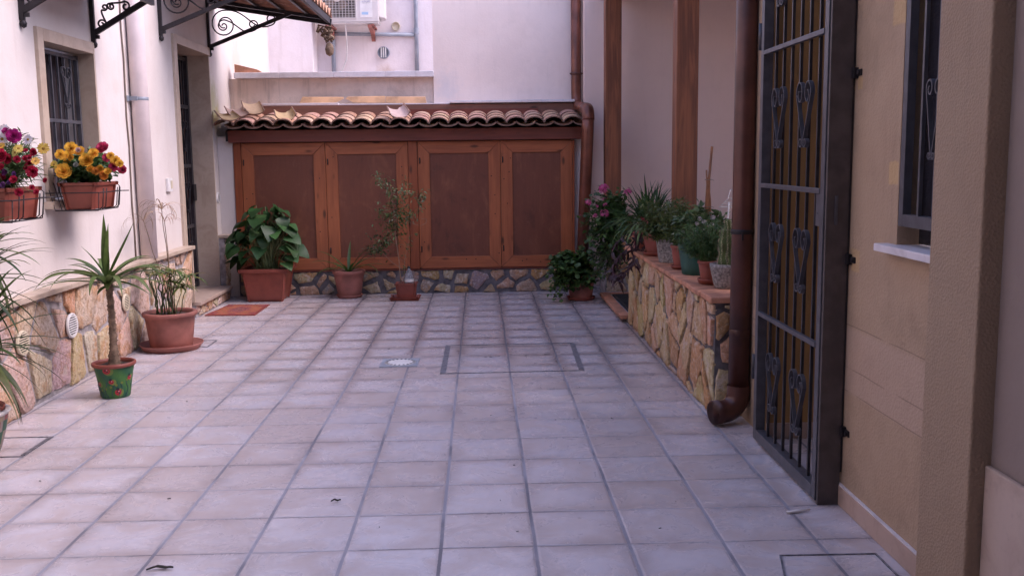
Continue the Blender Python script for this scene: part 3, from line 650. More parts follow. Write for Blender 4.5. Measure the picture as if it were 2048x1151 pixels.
# roof: coppi tiles
def coppo(m, x, y0, z0, y1, z1, r, up, col, th=.011, seg=10, hf=.80):
    """half-round tile from front (y0,z0) to back (y1,z1); up=+1 cover, -1 channel"""
    base = len(m.v); L = 3
    for l in range(L + 1):
        t = l / L; y = y0 + (y1 - y0) * t; z = z0 + (z1 - z0) * t; rr = r * (1 - .10 * t)
        for sh_ in (0, th):
            for k in range(seg + 1):
                a = math.pi * (.06 + .88 * k / seg); m.v.append((x + (rr - sh_) * 1.04 * math.cos(a), y, z + up * ((rr * hf - sh_) * math.sin(a) ** .85)))
    w_ = seg + 1
    for l in range(L):
        for k in range(seg):
            a = base + l * 2 * w_ + k; b_ = a + 2 * w_; m.face([a, a + 1, b_ + 1, b_][::(1 if up < 0 else -1)], col, 0, True)
            a += w_; b_ += w_; m.face([a, b_, b_ + 1, a + 1][::(1 if up < 0 else -1)], tuple(c * .8 for c in col), 0, True)
    ec = (.20, .115, .085)
    for k in range(seg): a = base + k; m.face([a, a + w_, a + w_ + 1, a + 1], ec)
    for l in range(L):
        for k in (0, seg): a = base + l * 2 * w_ + k; m.face([a, a + w_, a + 3 * w_, a + 2 * w_], ec)
m = MB(); N_ = 19; px_ = 3.50 / (N_ - .5); tr = random.Random(9); TC = [(.56, .34, .23), (.60, .40, .28), (.50, .28, .18), (.62, .42, .26), (.58, .33, .25)]
for i in range(N_):
    x = -2.475 + i * px_
    for row in range(3):
        ya = 9.655 + row * .19 + tr.uniform(-.010, .010); za = 1.683 + row * .030; xo = x + tr.uniform(-.006, .006); tz = tr.uniform(-.003, .003)
        coppo(m, xo + px_ / 2, ya + .012, za + .038, ya + .40, za + .092, .096, -1, tr.choice(TC), hf=.58)
        coppo(m, xo, ya - .01, za + tz, ya + .38, za + .052, .0985, 1, tr.choice(TC), hf=.80)
m.build("roof_tiles", 'rooftile', sh)
m = MB(); m.prism([(-2.5, 9.80, 1.55), (-2.5, 10.42, 1.55), (-2.5, 10.42, 1.76), (-2.5, 9.80, 1.655)], (3.52, 0, 0)); m.build("roof_deck", 'black', sh)
m = MB(); m.box(-2.27, 1.0, 10.27, 10.31, 1.80, 1.915); m.build("fascia_board", 'fascia', sh, bevel=.003)
MB().box(-.83, .62, 10.235, 10.268, 1.80, 1.865).build("batten", 'lintel', sh)
m = MB(); m.box(-2.25, -1.45, 10.27, 10.459, 1.917, 1.942); m.box(-.30, 1.0, 10.24, 10.429, 1.925, 1.952); m.box(-1.5, -.3, 10.29, 10.459, 1.917, 1.930); m.build("flashing", 'whitemarble', sh, bevel=.004)
for (x0, x1, tl, lab) in ((-1.865, -1.405, .0, "leftmost flat clay slab leaning against the parapet, its right corner broken off"), (-1.385, -.975, .02, "middle flat clay slab leaning against the parapet, its lower left corner chipped"), (-.970, -.545, .0, "rightmost flat clay slab leaning against the parapet behind the roof tiles")):
    m = MB(); y, z = 10.36, 1.945
    if x0 < -1.8: pts = [(x0, y, z), (x1 - .08, y, z), (x1, y + .01, z + .04), (x1, y + .02, z + .055), (x0 + .03, y + .02, z + .062)]
    elif x0 < -1.3: pts = [(x0 + .08, y, z), (x1, y, z - .005), (x1, y + .02, z + .062), (x0 + .02, y + .02, z + .058), (x0, y + .01, z + .04)]
    else: pts = [(x0, y, z - .005), (x1, y, z - .015), (x1 - .01, y + .02, z + .05), (x0, y + .02, z + .056)]
    m.prism(pts, (0, .02, .008)); tag(setorg(m.build("clay_slab", 'flatTile', bevel=.002), (x0, y, z)), lab, "clay slab", "flat clay slabs leaning on the parapet")
def loose(x, y, z, rz, rx, lab, col, shard=False):
    m = MB(); coppo(m, 0, 0, 0, .24 if not shard else .16, .03, .105, -1, col, hf=.62)
    m.v = [tuple(Vector(v) + Vector((0, 0, .03))) for v in m.v]
    if shard: m.v = [(v[0], v[1] + (.05 if v[0] > .04 else 0) * (v[1] > .1), v[2] + (.02 if v[0] > .08 else 0)) for v in m.v]
    mt = Matrix.Translation((x, y, z)) @ Euler((R(rx), 0, R(rz))).to_matrix().to_4x4()
    m.v = [tuple(mt @ Vector(v)) for v in m.v]
    tag(setorg(m.build("loose_roof_tile", 'rooftile'), (x, y, z)), lab, "roof tile", "loose upturned tiles lying on the cupboard roof")
loose(-2.40, 9.60, 1.775, 28, 8, "upturned yellowish roof tile at the far left corner of the cupboard roof", (.66, .47, .26))
loose(-2.36, 9.78, 1.815, 24, 10, "upturned pink roof tile stacked behind the left corner tile", (.66, .45, .36))
loose(-2.24, 9.95, 1.845, 22, 18, "topmost upturned yellow roof tile against the white wall", (.68, .48, .30))
loose(-1.88, 9.70, 1.775, 20, 14, "upturned yellow roof tile lying on the third row of clay tiles", (.68, .49, .27), True)
loose(-.77, 9.69, 1.785, 20, 18, "pale broken pink roof tile lying upturned in the middle of the cupboard roof", (.72, .52, .46), True)
# copper downpipe
t = thing("copper_downpipe", "copper coloured downpipe with a rounded elbow at the right end of the cupboard", "pipe", (1.05, 9.6, 0))
m = MB(); m.tube([(1.025, 10.37, 4.4), (1.025, 10.37, 2.02), (1.028, 10.35, 1.93), (1.035, 10.28, 1.885), (1.062, 9.78, 1.83)], .052, 24); m.build("upper_pipe", 'copper', t)
el = [(1.062, 9.80, 1.832)] + [(1.068 - .0 * k, 9.72 - .11 * math.sin(R(a)), 1.825 - .11 * (1 - math.cos(R(a)))) for k, a in enumerate(range(0, 91, 10))]
m = MB(); m.tube(el, .062, 24); m.build("elbow", 'copper', t)
MB().tube([(1.066, 9.61, 1.74), (1.063, 9.62, 1.60), (1.010, 9.75, .02)], [.060, .060, .058], 24).build("lower_pipe", 'copper', t)
m = MB(); m.lathe([(.056, -.012), (.060, -.01), (.060, .01), (.056, .012)], (1.025, 10.37, 2.22), 20); m.box(.955, 1.095, 10.33, 10.335, 2.215, 2.225); m.build("clamp", 'copperN', t)
# near brown downpipe
t = thing("brown_downpipe", "tall brown downpipe in the right foreground ending in an open shoe on the floor", "pipe", (1.31, 4.8, 0))
PX, PY = 1.307, 4.83
m = MB(); m.tube([(PX + .012, PY, 4.3), (PX + .006, PY, 1.2), (PX, PY, .16)], .0535, 30); m.build("pipe", 'copperN', t)
el = [(PX, PY, .20)] + [(PX - .085 * (1 - math.cos(R(a))), PY - .03 * (1 - math.cos(R(a))), .155 - .085 * math.sin(R(a))) for a in range(0, 91, 9)]
q = Vector(el[-1]); el += [tuple(q + Vector((-.05, -.018, 0)))]
m = MB(); m.tube(el, .058, 28, cap=False); m.build("shoe", 'copperN', t)
q = Vector(el[-1]); d = Vector((-.94, -.34, 0)).normalized(); m = MB(); m.tube([q - d * .03, q + d * .004, q + d * .004, q - d * .03], [.062, .062, .054, .054], 28, cap=False); m.build("shoe_rim", 'copperN', t)
m = MB(); m.tube([q - d * .02, q - d * .019], .0535, 28); m.build("shoe_opening", 'black', t)
m = MB(); m.lathe([(.055, -.012), (.0575, -.010), (.0575, .010), (.055, .012)], (PX + .004, PY, .985), 24); m.tube([(PX + .055, PY, .985), (PX + .10, PY, .985)], .010, 8); m.obox((PX - .01, PY - .058, .965), XH, YH, ZH, .004, .004, .02); m.build("clamp", 'ironD', t)
m = MB(); m.lathe([(.0535, -.002), (.0550, 0), (.0550, .03), (.0535, .032)], (PX + .001, PY, .46), 24); m.build("joint_sleeve", 'copperN', t)

# --------------------------------------------------------------- right house with gate opening
rh = thing("right_house", "ochre rendered house wall on the right with barred window and gate opening", "building", (1.6, 3.5, 0))
m = MB(); grid_wall(m, lambda u, v: (1.4, u, v), [2.60, 2.84, 3.225, 3.745], [0, 1.06, 2.6, 3.5], [(2.84, 3.225, 1.06, 2.6)], (-1, 0, 0), .28)
m.box(1.362, 1.68, 4.55, 5.02, 0, 3.5); m.box(1.4, 1.68, 3.7451, 4.5495, 2.6, 3.5); m.build("wall", 'ochre', rh)
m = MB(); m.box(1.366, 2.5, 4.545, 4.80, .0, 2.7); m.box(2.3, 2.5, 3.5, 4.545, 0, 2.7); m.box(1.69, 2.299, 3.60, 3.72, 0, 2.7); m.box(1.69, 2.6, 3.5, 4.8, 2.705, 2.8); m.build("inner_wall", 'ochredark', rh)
m = MB(); m.box(1.367, 2.298, 4.532, 4.5445, .001, .078); ib = m.build("skirting", 'pinkstone', rh, bevel=.002)
m = MB(); m.box(1.386, 1.3995, 2.809, 3.742, .001, .080); m.build("skirting", 'pinkstone', rh, bevel=.002)
m = MB(); m.box(1.388, 1.3992, 2.809, 3.70, .0805, .086); m.build("skirting_grout", 'whitemarble', rh)
MB().box(1.352, 1.60, 2.83, 3.30, 1.035, 1.0605).build("window_sill", 'whitemarble', rh, bevel=.003)
m = MB(); X = 1.415
m.box(X - .014, X + .014, 3.19, 3.222, 1.125, 2.6); m.box(X - .014, X + .014, 2.842, 3.189, 1.125, 1.165)
for k in range(3): y = 3.10 - k * .105; m.box(X - .006, X + .006, y - .006, y + .006, 1.165, 2.6)
for p in lyre(.05, .25): m.ribbon([(X - .012, 2.995 + a, 1.47 + c_) for a, c_ in p], (1, 0, 0), .016, .005)
m.build("window_grille", 'iron', rh)
MB().box(1.475, 1.48, 2.82, 3.224, 1.062, 2.6).build("window_pane", 'pane', rh)
pr = thing("passage_pier", "narrow rough rendered pier at the right edge of the picture", "pier", (1.25, 2.55, 0))
MB().box(1.318, 1.55, 2.517, 2.808, 0, 3.5).build("shaft", 'pier', pr, bevel=.006)
pw = thing("passage_wall", "dim grey passage wall with beige stone wainscot in the right corner", "wall", (1.35, 1, 0))
MB().box(1.378, 1.54, -4, 2.5165, 0, 3.5).build("wall", 'grey', pw)
MB().box(1.360, 1.377, -4, 2.5160, .001, .525).build("wainscot", 'travertine', pw, bevel=.006)
# rest of the passage behind the camera: unseen, added to shade the near court
t = thing("unseen_passage_house", "unseen house over the passage behind the camera, added to shade the court", "building", (0, -3, 0))
m = MB(); m.box(-3, 1.5, -4.2, -4.001, 0, 6); m.box(-2.96, 1.377, -4, .2, 3.2, 6.0); m.build("wall", 'pier', t)

# gate
gt = thing("iron_gate", "tall grey iron gate with slim bars and lyre scrolls in front of the ochre recess", "gate", (1.32, 4.08, 0))
GX0, GX1, Y0, Y1, ZT = 1.300, 1.345, 3.642, 4.530, 2.43
m = MB()
m.box(GX0, GX1, Y0 + .014, Y0 + .056, .012, ZT); m.box(GX0, GX1, Y1 - .042, Y1, .012, ZT); m.box(GX0, GX1, Y0 + .0565, Y1 - .0425, .012, .062); m.box(GX0, GX1, Y0 + .0565, Y1 - .0425, ZT - .045, ZT)
for z in (.627, 1.225, 1.823): m.box(GX0 - .003, GX0 + .016, Y0 + .0565, Y1 - .0425, z - .010, z + .010)
leaf = m.build("leaf_frame", 'iron', gt, bevel=.002)
m = MB(); sp = (Y1 - Y0 - .098) / 7
for k in range(1, 7): y = Y0 + .056 + sp * k; m.box(GX0 + .020, GX0 + .032, y - .006, y + .006, .06, ZT - .04)
m.build("bars", 'bar', leaf)
ya, yb = Y0 + .056 + sp * 2, Y0 + .056 + sp * 5
for zc, h in ((1.525, .27), (.935, .27), (.340, .275), (2.13, .27)):
    for y in (ya, yb):
        m = MB()
        for p in lyre(.088, h): m.ribbon([(GX0 + .008, y + a, zc + c_) for a, c_ in p], (1, 0, 0), .017, .0045)
        m.build("lyre_scroll", 'iron', leaf)
m = MB(); m.box(GX0 + .002, GX1 - .008, Y0 + .057, Y0 + .105, 1.09, 1.215); m.tube([(GX0 + .003, Y0 + .08, 1.14), (GX0 - .001, Y0 + .08, 1.14)], .006, 10); lk = m.build("lock_case", 'iron', leaf, bevel=.002)
m = MB(); m.box(GX0 + .004, GX1 + .045, Y0 - .008, Y0 + .008, .0, ZT + .03); m.build("jamb", 'jamb', gt, bevel=.002)
m = MB(); m.box(GX1 + .046, GX1 + .0545, Y0 - .002, Y0 + .05, .13, ZT + .03); m.build("jamb", 'bar', gt, bevel=.002)
m = MB(); m.box(GX0 + .035, GX0 + .047, Y0 - .0125, Y0 - .0085, 1.10, 1.21); m.build("strike_plate", 'iron', gt, bevel=.001)
for z in (.30, .97, 1.66):
    m = MB(); m.obox((1.392, Y0 - .02, z), XH, YH, ZH, .010, .012, .02); m.obox((1.397, Y0 - .045, z), XH, YH, ZH, .004, .022, .012); m.tube([(1.392, Y0 - .055, z), (1.385, Y0 - .055, z)], .010, 8); m.build("wall_lug", 'ironD', gt, bevel=.002)
for z in (.36, 1.9): MB().tube([(GX0 + .002, Y1 + .012, z - .06), (GX0 + .002, Y1 + .012, z + .06)], .011, 12).build("hinge", 'bar', gt)

# --------------------------------------------------------------- porch
pt = thing("porch_parapet", "low crazy stone parapet with pinkish terracotta coping carrying flower pots", "wall", (1.4, 6.4, 0))
m = MB(); m.box(1.217, 1.62, 4.975, 7.88, .001, .600); pb = m.build("core", 'mortarD', pt)
m = MB(); stones(m, (1.217, 7.88, 0), (0, -1, 0), ZH, (-1, 0, 0), 2.905, .598, .175, .25, .024, .015, PAL_R, 21)
stones(m, (1.217, 4.975, 0), XH, ZH, (0, -1, 0), .40, .598, .19, .16, .035, .020, PAL_R, 22); m.build("facing_stones", 'stone', pb)
m = MB(); yy = 4.945; r = random.Random(2)
while yy < 7.88: m.box(1.183 + r.uniform(-.003, .003), 1.40, yy + .003, yy + .247, .603, .634 + r.uniform(-.002, .002)); m.box(1.406, 1.645, yy + .003, yy + .247, .603, .633); yy += .25
m.build("coping_tiles", 'brick', pt, bevel=.007)
t = thing("porch_back_parapet", "short crazy stone parapet under the far porch pillar", "wall", (1.4, 9.75, 0))
m = MB(); m.box(1.217, 3.0, 9.45, 9.90, .001, .600); pb = m.build("core", 'mortar', t)
m = MB(); stones(m, (1.225, 9.45, 0), XH, ZH, (0, -1, 0), 1.0, .598, .25, .22, .022, .014, PAL_R, 31); m.build("facing_stones", 'stone', pb)
m = MB()
for k in range(6): m.box(1.19 + k * .25, 1.437 + k * .25, 9.42, 9.95, .603, .634)
m.build("coping_tiles", 'brick', t, bevel=.006)
def pillar(x, y, lab):
    t = thing("porch_pillar", lab, "pillar", (x, y, .634), "square timber pillars of the porch")
    MB().box(x, x + .156, y, y + .156, .634, 2.93).build("shaft", 'pillar', t, bevel=.006)
pillar(1.409, 7.0, "nearer square timber pillar rising behind the potted herbs")
pillar(1.237, 9.6, "farther square timber pillar beside the copper downpipe")
t = thing("porch_roof", "timber porch roof out of view above the pillars", "roof", (2, 7.5, 2.95))
MB().box(1.39, 1.58, 5.02, 10.19, 2.94, 3.10).build("beam", 'pillar', t); MB().box(1.6, 3.7, 5.03, 10.0, 3.12, 3.5).build("shade_mass", 'pinkwall', t); MB().box(1.2, 3.7, 5.0, 10.3, 3.10, 3.119).build("deck", 'panel', t)  # mass above the deck is unseen, added to shade the court from the sun
t = thing("porch_wall", "pale lilac plaster wall at the back of the porch", "wall", (2.2, 10.3, 0))
m = MB(); m.box(1.095, 3.6, 10.20, 10.425, 0, 4.4, mi=0); m.box(3.45, 3.6, 4.8, 10.199, 0, 3.2, mi=1); m.build("wall", ['porchside', 'porchwall'], t)
t = thing("porch_step", "low step with terracotta edging between the two stone parapets", "step", (1.6, 8.5, 0))
MB().box(1.18, 2.6, 7.95, 9.40, .001, .052).build("slab", 'mortar', t)
m = MB(); m.box(1.142, 1.225, 7.93, 9.28, .03, .062); m.box(1.142, 1.9, 7.895, 7.98, .03, .0625)
for k in range(1): m.box(1.2255, 1.9, 9.20, 9.28, .03, .0615)
m.build("edging", 'brick', t, bevel=.005)
m = MB(); m.box(1.24, 1.85, 8.03, 9.12, .053, .068)
for k in range(14): m.box(1.26, 1.83, 8.06 + k * .075, 8.085 + k * .075, .0682, .074)
tag(setorg(m.build("rubber_mat", 'rubber'), (1.5, 8.6, .053)), "black ribbed rubber mat on the porch step", "doormat")

# =====================================================================  FLOOR DETAILS
t = thing("manhole_frame", "large rectangular tiled manhole cover set in the middle of the floor", "manhole cover", (.2, 6.6, 0))
def frame_strip(m, c, wd=(.018,) * 4, z=.0035):
    """four corner points (near-left, near-right, far-right, far-left), strip widths"""
    for k in range(4):
        a, b_ = Vector(c[k]), Vector(c[(k + 1) % 4]); d = (b_ - a).normalized(); n = Vector((-d.y, d.x, 0)); w_ = wd[k]; e = wd[(k + 1) % 4]
        a = a + d * (.0 if k % 2 else 0); m.prism([a + d * (w_ if k % 2 else 0), b_ - d * (wd[0] * .0 + (wd[2] if k == 1 else wd[0] if k == 3 else 0)), b_ - d * (wd[2] if k == 1 else wd[0] if k == 3 else 0) + n * w_, a + d * (w_ if k % 2 else 0) + n * w_], (0, 0, z))
m = MB(); frame_strip(m, [(-.275, 6.10, .0005), (.655, 6.12, .0005), (.680, 7.06, .0005), (-.270, 7.05, .0005)], (.010, .036, .010, .036)); m.build("frame", 'steel', t)
m = MB()
for x, y in ((.02, 6.61), (.055, 6.61), (.30, 6.63), (.44, 6.66), (.46, 6.66)): m.lathe([(.011, .0012), (.001, .0012)], (x, y, 0), 10)
m.build("key_holes", 'black', t)
t = thing("floor_drain", "small square white floor drain with a ring of slots left of the manhole", "drain", (-.56, 6.46, 0))
m = MB(); m.prism([(-.685, 6.335, .0006), (-.435, 6.335, .0006), (-.430, 6.595, .0006), (-.680, 6.595, .0006)], (0, 0, .004)); m.build("plate", 'greypipe', t)
m = MB(); m.lathe([(.105, .0048), (.105, .0062), (.088, .0072), (.03, .0078), (.001, .0078)], (-.555, 6.465, 0), 32); m.build("disc", 'plastic', t)
m = MB()
for k in range(20):
    a = 2 * math.pi * k / 20; d = Vector((math.cos(a), math.sin(a), 0)); m.obox(Vector((-.555, 6.465, .0078)) + d * .092, d, (-d.y, d.x, 0), ZH, .009, .006, .0006)
m.build("slots", 'black', t)
m = MB(); frame_strip(m, [(.86, 2.50, .0005), (1.345, 2.50, .0005), (1.345, 3.16, .0005), (1.01, 3.165, .0005)], (.006, .007, .006, .007)); tag(setorg(m.build("tile_hatch_frame", 'steel'), (1.1, 2.8, 0)), "thin metal frame of a tiled hatch at the bottom right beside the skirting", "manhole cover")
m = MB(); frame_strip(m, [(-2.42, 4.50, .0005), (-2.165, 4.50, .0005), (-2.165, 4.83, .0005), (-2.42, 4.83, .0005)], (.004, .022, .004, .004)); tag(setorg(m.build("tile_hatch_frame", 'steel'), (-2.3, 4.7, 0)), "thin metal frame of a tiled hatch behind the painted pot on the left", "manhole cover")
m = MB(); frame_strip(m, [(-2.30, 7.16, .0005), (-2.03, 7.16, .0005), (-2.03, 7.42, .0005), (-2.30, 7.42, .0005)], (.006, .01, .006, .006)); tag(setorg(m.build("tile_hatch_frame", 'steel'), (-2.2, 7.3, 0)), "small hatch frame in the tiles beside the big saucer pot", "manhole cover")
m = MB(); m.tube([(1.155, 3.55, .006), (1.20, 3.556, .008), (1.255, 3.575, .007)], [.004, .006, .003], 7)
m.tube([(1.16, 3.56, .005), (1.21, 3.572, .006)], .003, 6); tag(setorg(m.build("pale_stick", 'plastic'), (1.2, 3.55, 0)), "short pale stick lying on the tiles beside the iron gate", "stick")
def curl(x, y, s_, lab):
    m = MB(); base = len(m.v)
    for k in range(7):
        t_ = k / 6; w_ = .010 * math.sin(math.pi * (t_ * .9 + .05)) * s_
        for j in (-1, 0, 1): m.v.append((x + (t_ - .5) * .09 * s_ + j * w_ * .3, y + j * w_ + .012 * s_ * math.sin(t_ * 3), .003 + abs(j) * .006 + .006 * math.sin(t_ * 5) ** 2))
    for k in range(6):
        for j in range(2): a = base + k * 3 + j; m.face([a, a + 1, a + 4, a + 3], (.03, .025, .022))
    tag(setorg(m.build("dry_leaf", 'drybit'), (x, y, 0)), lab, "leaf")
curl(-1.10, 3.165, 1.0, "curled dark dry leaf on the tiles at the bottom left"); curl(-.60, 3.79, .45, "tiny curled dry leaf on the tiles below the centre")
m = MB(); r = random.Random(77)
for k in range(55):
    x, y = r.uniform(-2.2, 1.15), r.uniform(2.8, 9.5); s_ = r.uniform(.0015, .0042); a = r.uniform(0, 6.3)
    m.obox((x, y, s_ * .3 + .0006), (math.cos(a), math.sin(a), 0), (-math.sin(a), math.cos(a), 0), ZH, s_ * r.uniform(1, 2.2), s_ * .6, s_ * .3)
tag(m.build("floor_litter", 'black'), "scattered specks of dry plant litter on the floor tiles", "litter", kind='stuff')
# doormat with printed pattern
t = thing("doormat", "orange doormat with a purple floral print below the recessed door", "doormat", (-2.24, 8.93, 0))
MB().prism([(-2.462, 8.62, .001), (-2.012, 8.59, .001), (-2.012, 9.205, .001), (-2.405, 9.24, .001)], (0, 0, .008)).build("backing", 'clay', t)
m = MB(); MN = 46
def matcol(u, v):
    e = min(u, 1 - u, v, 1 - v); d = math.hypot((u - .5) * 1.25, (v - .5) * 1.0); a = math.atan2(v - .5, u - .5)
    if e < .035: return (.22, .03, .035)
    if d < .20 + .05 * math.cos(6 * a): return (.14, .035, .06) if (int(d * 30) + int(a * 3)) % 3 else (.34, .14, .09)
    if d < .27 + .05 * math.cos(6 * a + 1): return (.22, .05, .06)
    for cu, cv in ((.1, .15), (.9, .15), (.1, .85), (.9, .85), (.5, .07), (.5, .93)):
        if math.hypot((u - cu), (v - cv) * 1.0) < .085 + .03 * math.cos(5 * math.atan2(v - cv, u - cu)): return (.22, .045, .05)
    return (.36, .105, .055) if (u * 7 + v * 5) % 1 > .35 else (.31, .11, .05)
for i in range(MN):
    for j in range(MN):
        def P(u, v):
            x0 = -2.455 + .05 * v; return (x0 + (-2.018 - x0) * u, 8.625 - .025 * u + (.605 - .005 * u) * v, .0095 + .0015 * math.sin(u * 90) * math.sin(v * 90))
        k = len(m.v); m.v += [P(i / MN, j / MN), P((i + 1) / MN, j / MN), P((i + 1) / MN, (j + 1) / MN), P(i / MN, (j + 1) / MN)]; m.face([k, k + 1, k + 2, k + 3], matcol((i + .5) / MN, (j + .5) / MN))
m.build("pile", attrmat("mat_pile", .95, .6, 200), t)

# =====================================================================  PLANTS
def lerp(a, b_, t): return tuple(x + (y - x) * t for x, y in zip(a, b_))
def jit(c, r, a=.2): k = r.uniform(1 - a, 1 + a); return tuple(max(0, x * k * r.uniform(.93, 1.07)) for x in c)
def strap(m, r, base, az, L, W, el0, droop, col, col2=None, n=9, fold=.35, twist=0, kink=None, tip=1.0):
    """long blade: starts at elevation el0 (deg), bends down by droop (deg) along its length"""
    p = Vector(base); a = R(az); el = el0; k0 = len(m.v); dl = L / n
    for i in range(n + 1):
        t = i / n; e = R(el); d = Vector((math.cos(a) * math.cos(e), math.sin(a) * math.cos(e), math.sin(e)))
        side = Vector((-math.sin(a), math.cos(a), 0)); tw = R(twist) * t; nn = d.cross(side); side = side * math.cos(tw) + nn * math.sin(tw); up = side.cross(d)
        w_ = W * (min(1, .45 + t * 2.2) if t < .25 else 1) * (1 - max(0, (t - .35) / .65) ** 1.6 * tip) / 2 + .0004
        for j in (-1, 0, 1): m.v.append(tuple(p + side * j * w_ + up * (abs(j) * w_ * fold * (1 if up.z > 0 else -1))))
        p = p + d * dl; el -= droop / n * (.4 + 1.2 * t); a += R(r.uniform(-2, 2))
        if kink and abs(t - kink) < .5 / n: el -= 60
    for i in range(n):
        c = lerp(col, col2, i / n) if col2 else col
        for j in range(2): q = k0 + i * 3 + j; m.face([q, q + 1, q + 4, q + 3], c if j == 0 else tuple(x * 1.08 for x in c), 0, True)
def leaf(m, r, p, d, L, W, col, cup=.2, curl_=25, roll=None, shape='ovate', n=4):
    """small leaf from p along direction d"""
    d = Vector(d).normalized(); s_ = d.cross(Vector((0, 0, 1))); s_ = Vector((1, 0, 0)) if s_.length < .1 else s_.normalized()
    ro = R(r.uniform(-40, 40) if roll is None else roll); u_ = s_.cross(d); s_, u_ = s_ * math.cos(ro) + u_ * math.sin(ro), u_ * math.cos(ro) - s_ * math.sin(ro)
    k0 = len(m.v); p = Vector(p); prof = {'ovate': lambda t: math.sin(math.pi * t ** .8) ** .8, 'heart': lambda t: (1.0 - t) ** .75 * (.75 + .9 * min(1, t * 5)) if t > .02 else .62, 'round': lambda t: math.sqrt(max(0, 1 - (2 * t - 1) ** 2)), 'lance': lambda t: math.sin(math.pi * t ** .6)}[shape]
    for i in range(n + 1):
        t = i / n; w_ = max(.02, prof(t)) * W / 2
        for j in (-1, 0, 1): m.v.append(tuple(p + s_ * j * w_ + u_ * (abs(j) * w_ * cup)))
        an = R(-curl_ / n); d2 = d * math.cos(an) + u_ * math.sin(an); u_ = u_ * math.cos(an) - d * math.sin(an); d = d2; p = p + d * (L / n)
    for i in range(n):
        for j in range(2): q = k0 + i * 3 + j; m.face([q, q + 1, q + 4, q + 3], col, 0, True)
def stemcurve(p0, p1, sag, r, n=7, wob=.01):
    p0, p1 = Vector(p0), Vector(p1); out = []
    for i in range(n + 1):
        t = i / n; q = p0.lerp(p1, t) + Vector((0, 0, sag * math.sin(math.pi * t))) + (Vector((r.uniform(-wob, wob), r.uniform(-wob, wob), r.uniform(-wob, wob))) if 0 < i < n else Vector()); out.append(q)
    return out
def bush(t, base, cen, rad, nst, per, L, W, cols, seed, shape='ovate', stemr=.0022, stem='stem', name="foliage", sag=.03, start=.25, mat='leaf', shell=.55, droop=0):
    """many thin curved stems from base to points in an ellipsoid, leaves all along them"""
    r = random.Random(seed); m = MB(); s_ = MB(); cen = Vector(cen); base = Vector(base)
    for k in range(nst):
        while True:
            v = Vector((r.uniform(-1, 1), r.uniform(-1, 1), r.uniform(-1, 1)))
            if shell < v.length <= 1: break
        q = cen + Vector((v.x * rad[0], v.y * rad[1], v.z * rad[2])); b0 = base + Vector((r.uniform(-.03, .03), r.uniform(-.03, .03), 0))
        pts = stemcurve(b0, q, sag * r.uniform(.3, 1.5), r); s_.tube(pts, [stemr * (1 - .6 * i / 7) for i in range(8)], 5, cap=False)
        for i in range(per):
            tt = start + (1 - start) * (i + r.random()) / per; f = tt * 7; a = pts[int(min(6, f))]; b_ = pts[int(min(6, f)) + 1]; p = a.lerp(b_, f - int(min(6, f)))
            ax = (b_ - a).normalized(); d = (ax * r.uniform(.1, .7) + Vector((r.uniform(-1, 1), r.uniform(-1, 1), r.uniform(-.5, .8) - droop))).normalized()
            c = jit(r.choice(cols), r, .25); leaf(m, r, p, d, L * r.uniform(.6, 1.2), W * r.uniform(.7, 1.15), c, shape=shape, n=3, curl_=r.uniform(0, 45))
    if stem: s_.build("stems", stem, t)
    return m.build(name, mat, t)
def soil(t, c, r_, z, sq=None):
    m = MB(); rr = random.Random(int(c[0] * 1000) + 5); n = 20; m.lathe([(r_ * k / 5 if k else .001, 0) for k in range(6)][::-1], (c[0], c[1], z), n)
    m.v = [(x, y, zz + rr.uniform(-.004, .006)) for x, y, zz in m.v]; m.build("soil", 'dirtdark', t)
def pot(t, c, z0, rb, rt, h, mat, rim=.018, rimh=.03, seg=36, th=.007, saucer=None, smat=None, foot=False):
    if saucer:
        sr, shh = saucer; m = MB(); m.lathe([(.001, .002), (sr * .86, .002), (sr, shh), (sr + .004, shh + .002), (sr + .004, shh - .004), (sr * .88, .0), (.001, .0)], (c[0], c[1], z0 + .001), seg); m.build("saucer", smat or mat, t); z0 += .010
    prof = [(.001, 0), (rb * .96, 0), (rb, .006)]
    for k in range(1, 5): f = k / 4; prof.append((rb + (rt - rb) * f, (h - rimh) * f))
    if rim: prof += [(rt + rim * .7, h - rimh + .004), (rt + rim, h - rimh * .7), (rt + rim, h - .005), (rt + rim * .8, h)]
    else: prof += [(rt + .002, h)]
    prof += [(rt - th, h), (rt - th - .004, h - .02), (rt - th - .01, h - .06)]
    m = MB(); m.lathe(prof, (c[0], c[1], z0), seg); m.build("pot", mat, t); soil(t, c, rt - th, z0 + h - .028); return z0 + h - .028
G_D = [(.038, .090, .028), (.050, .115, .034), (.030, .072, .028), (.075, .15, .048)]
G_M = [(.08, .16, .045), (.06, .13, .045), (.11, .19, .065), (.07, .12, .05)]
PET = {}
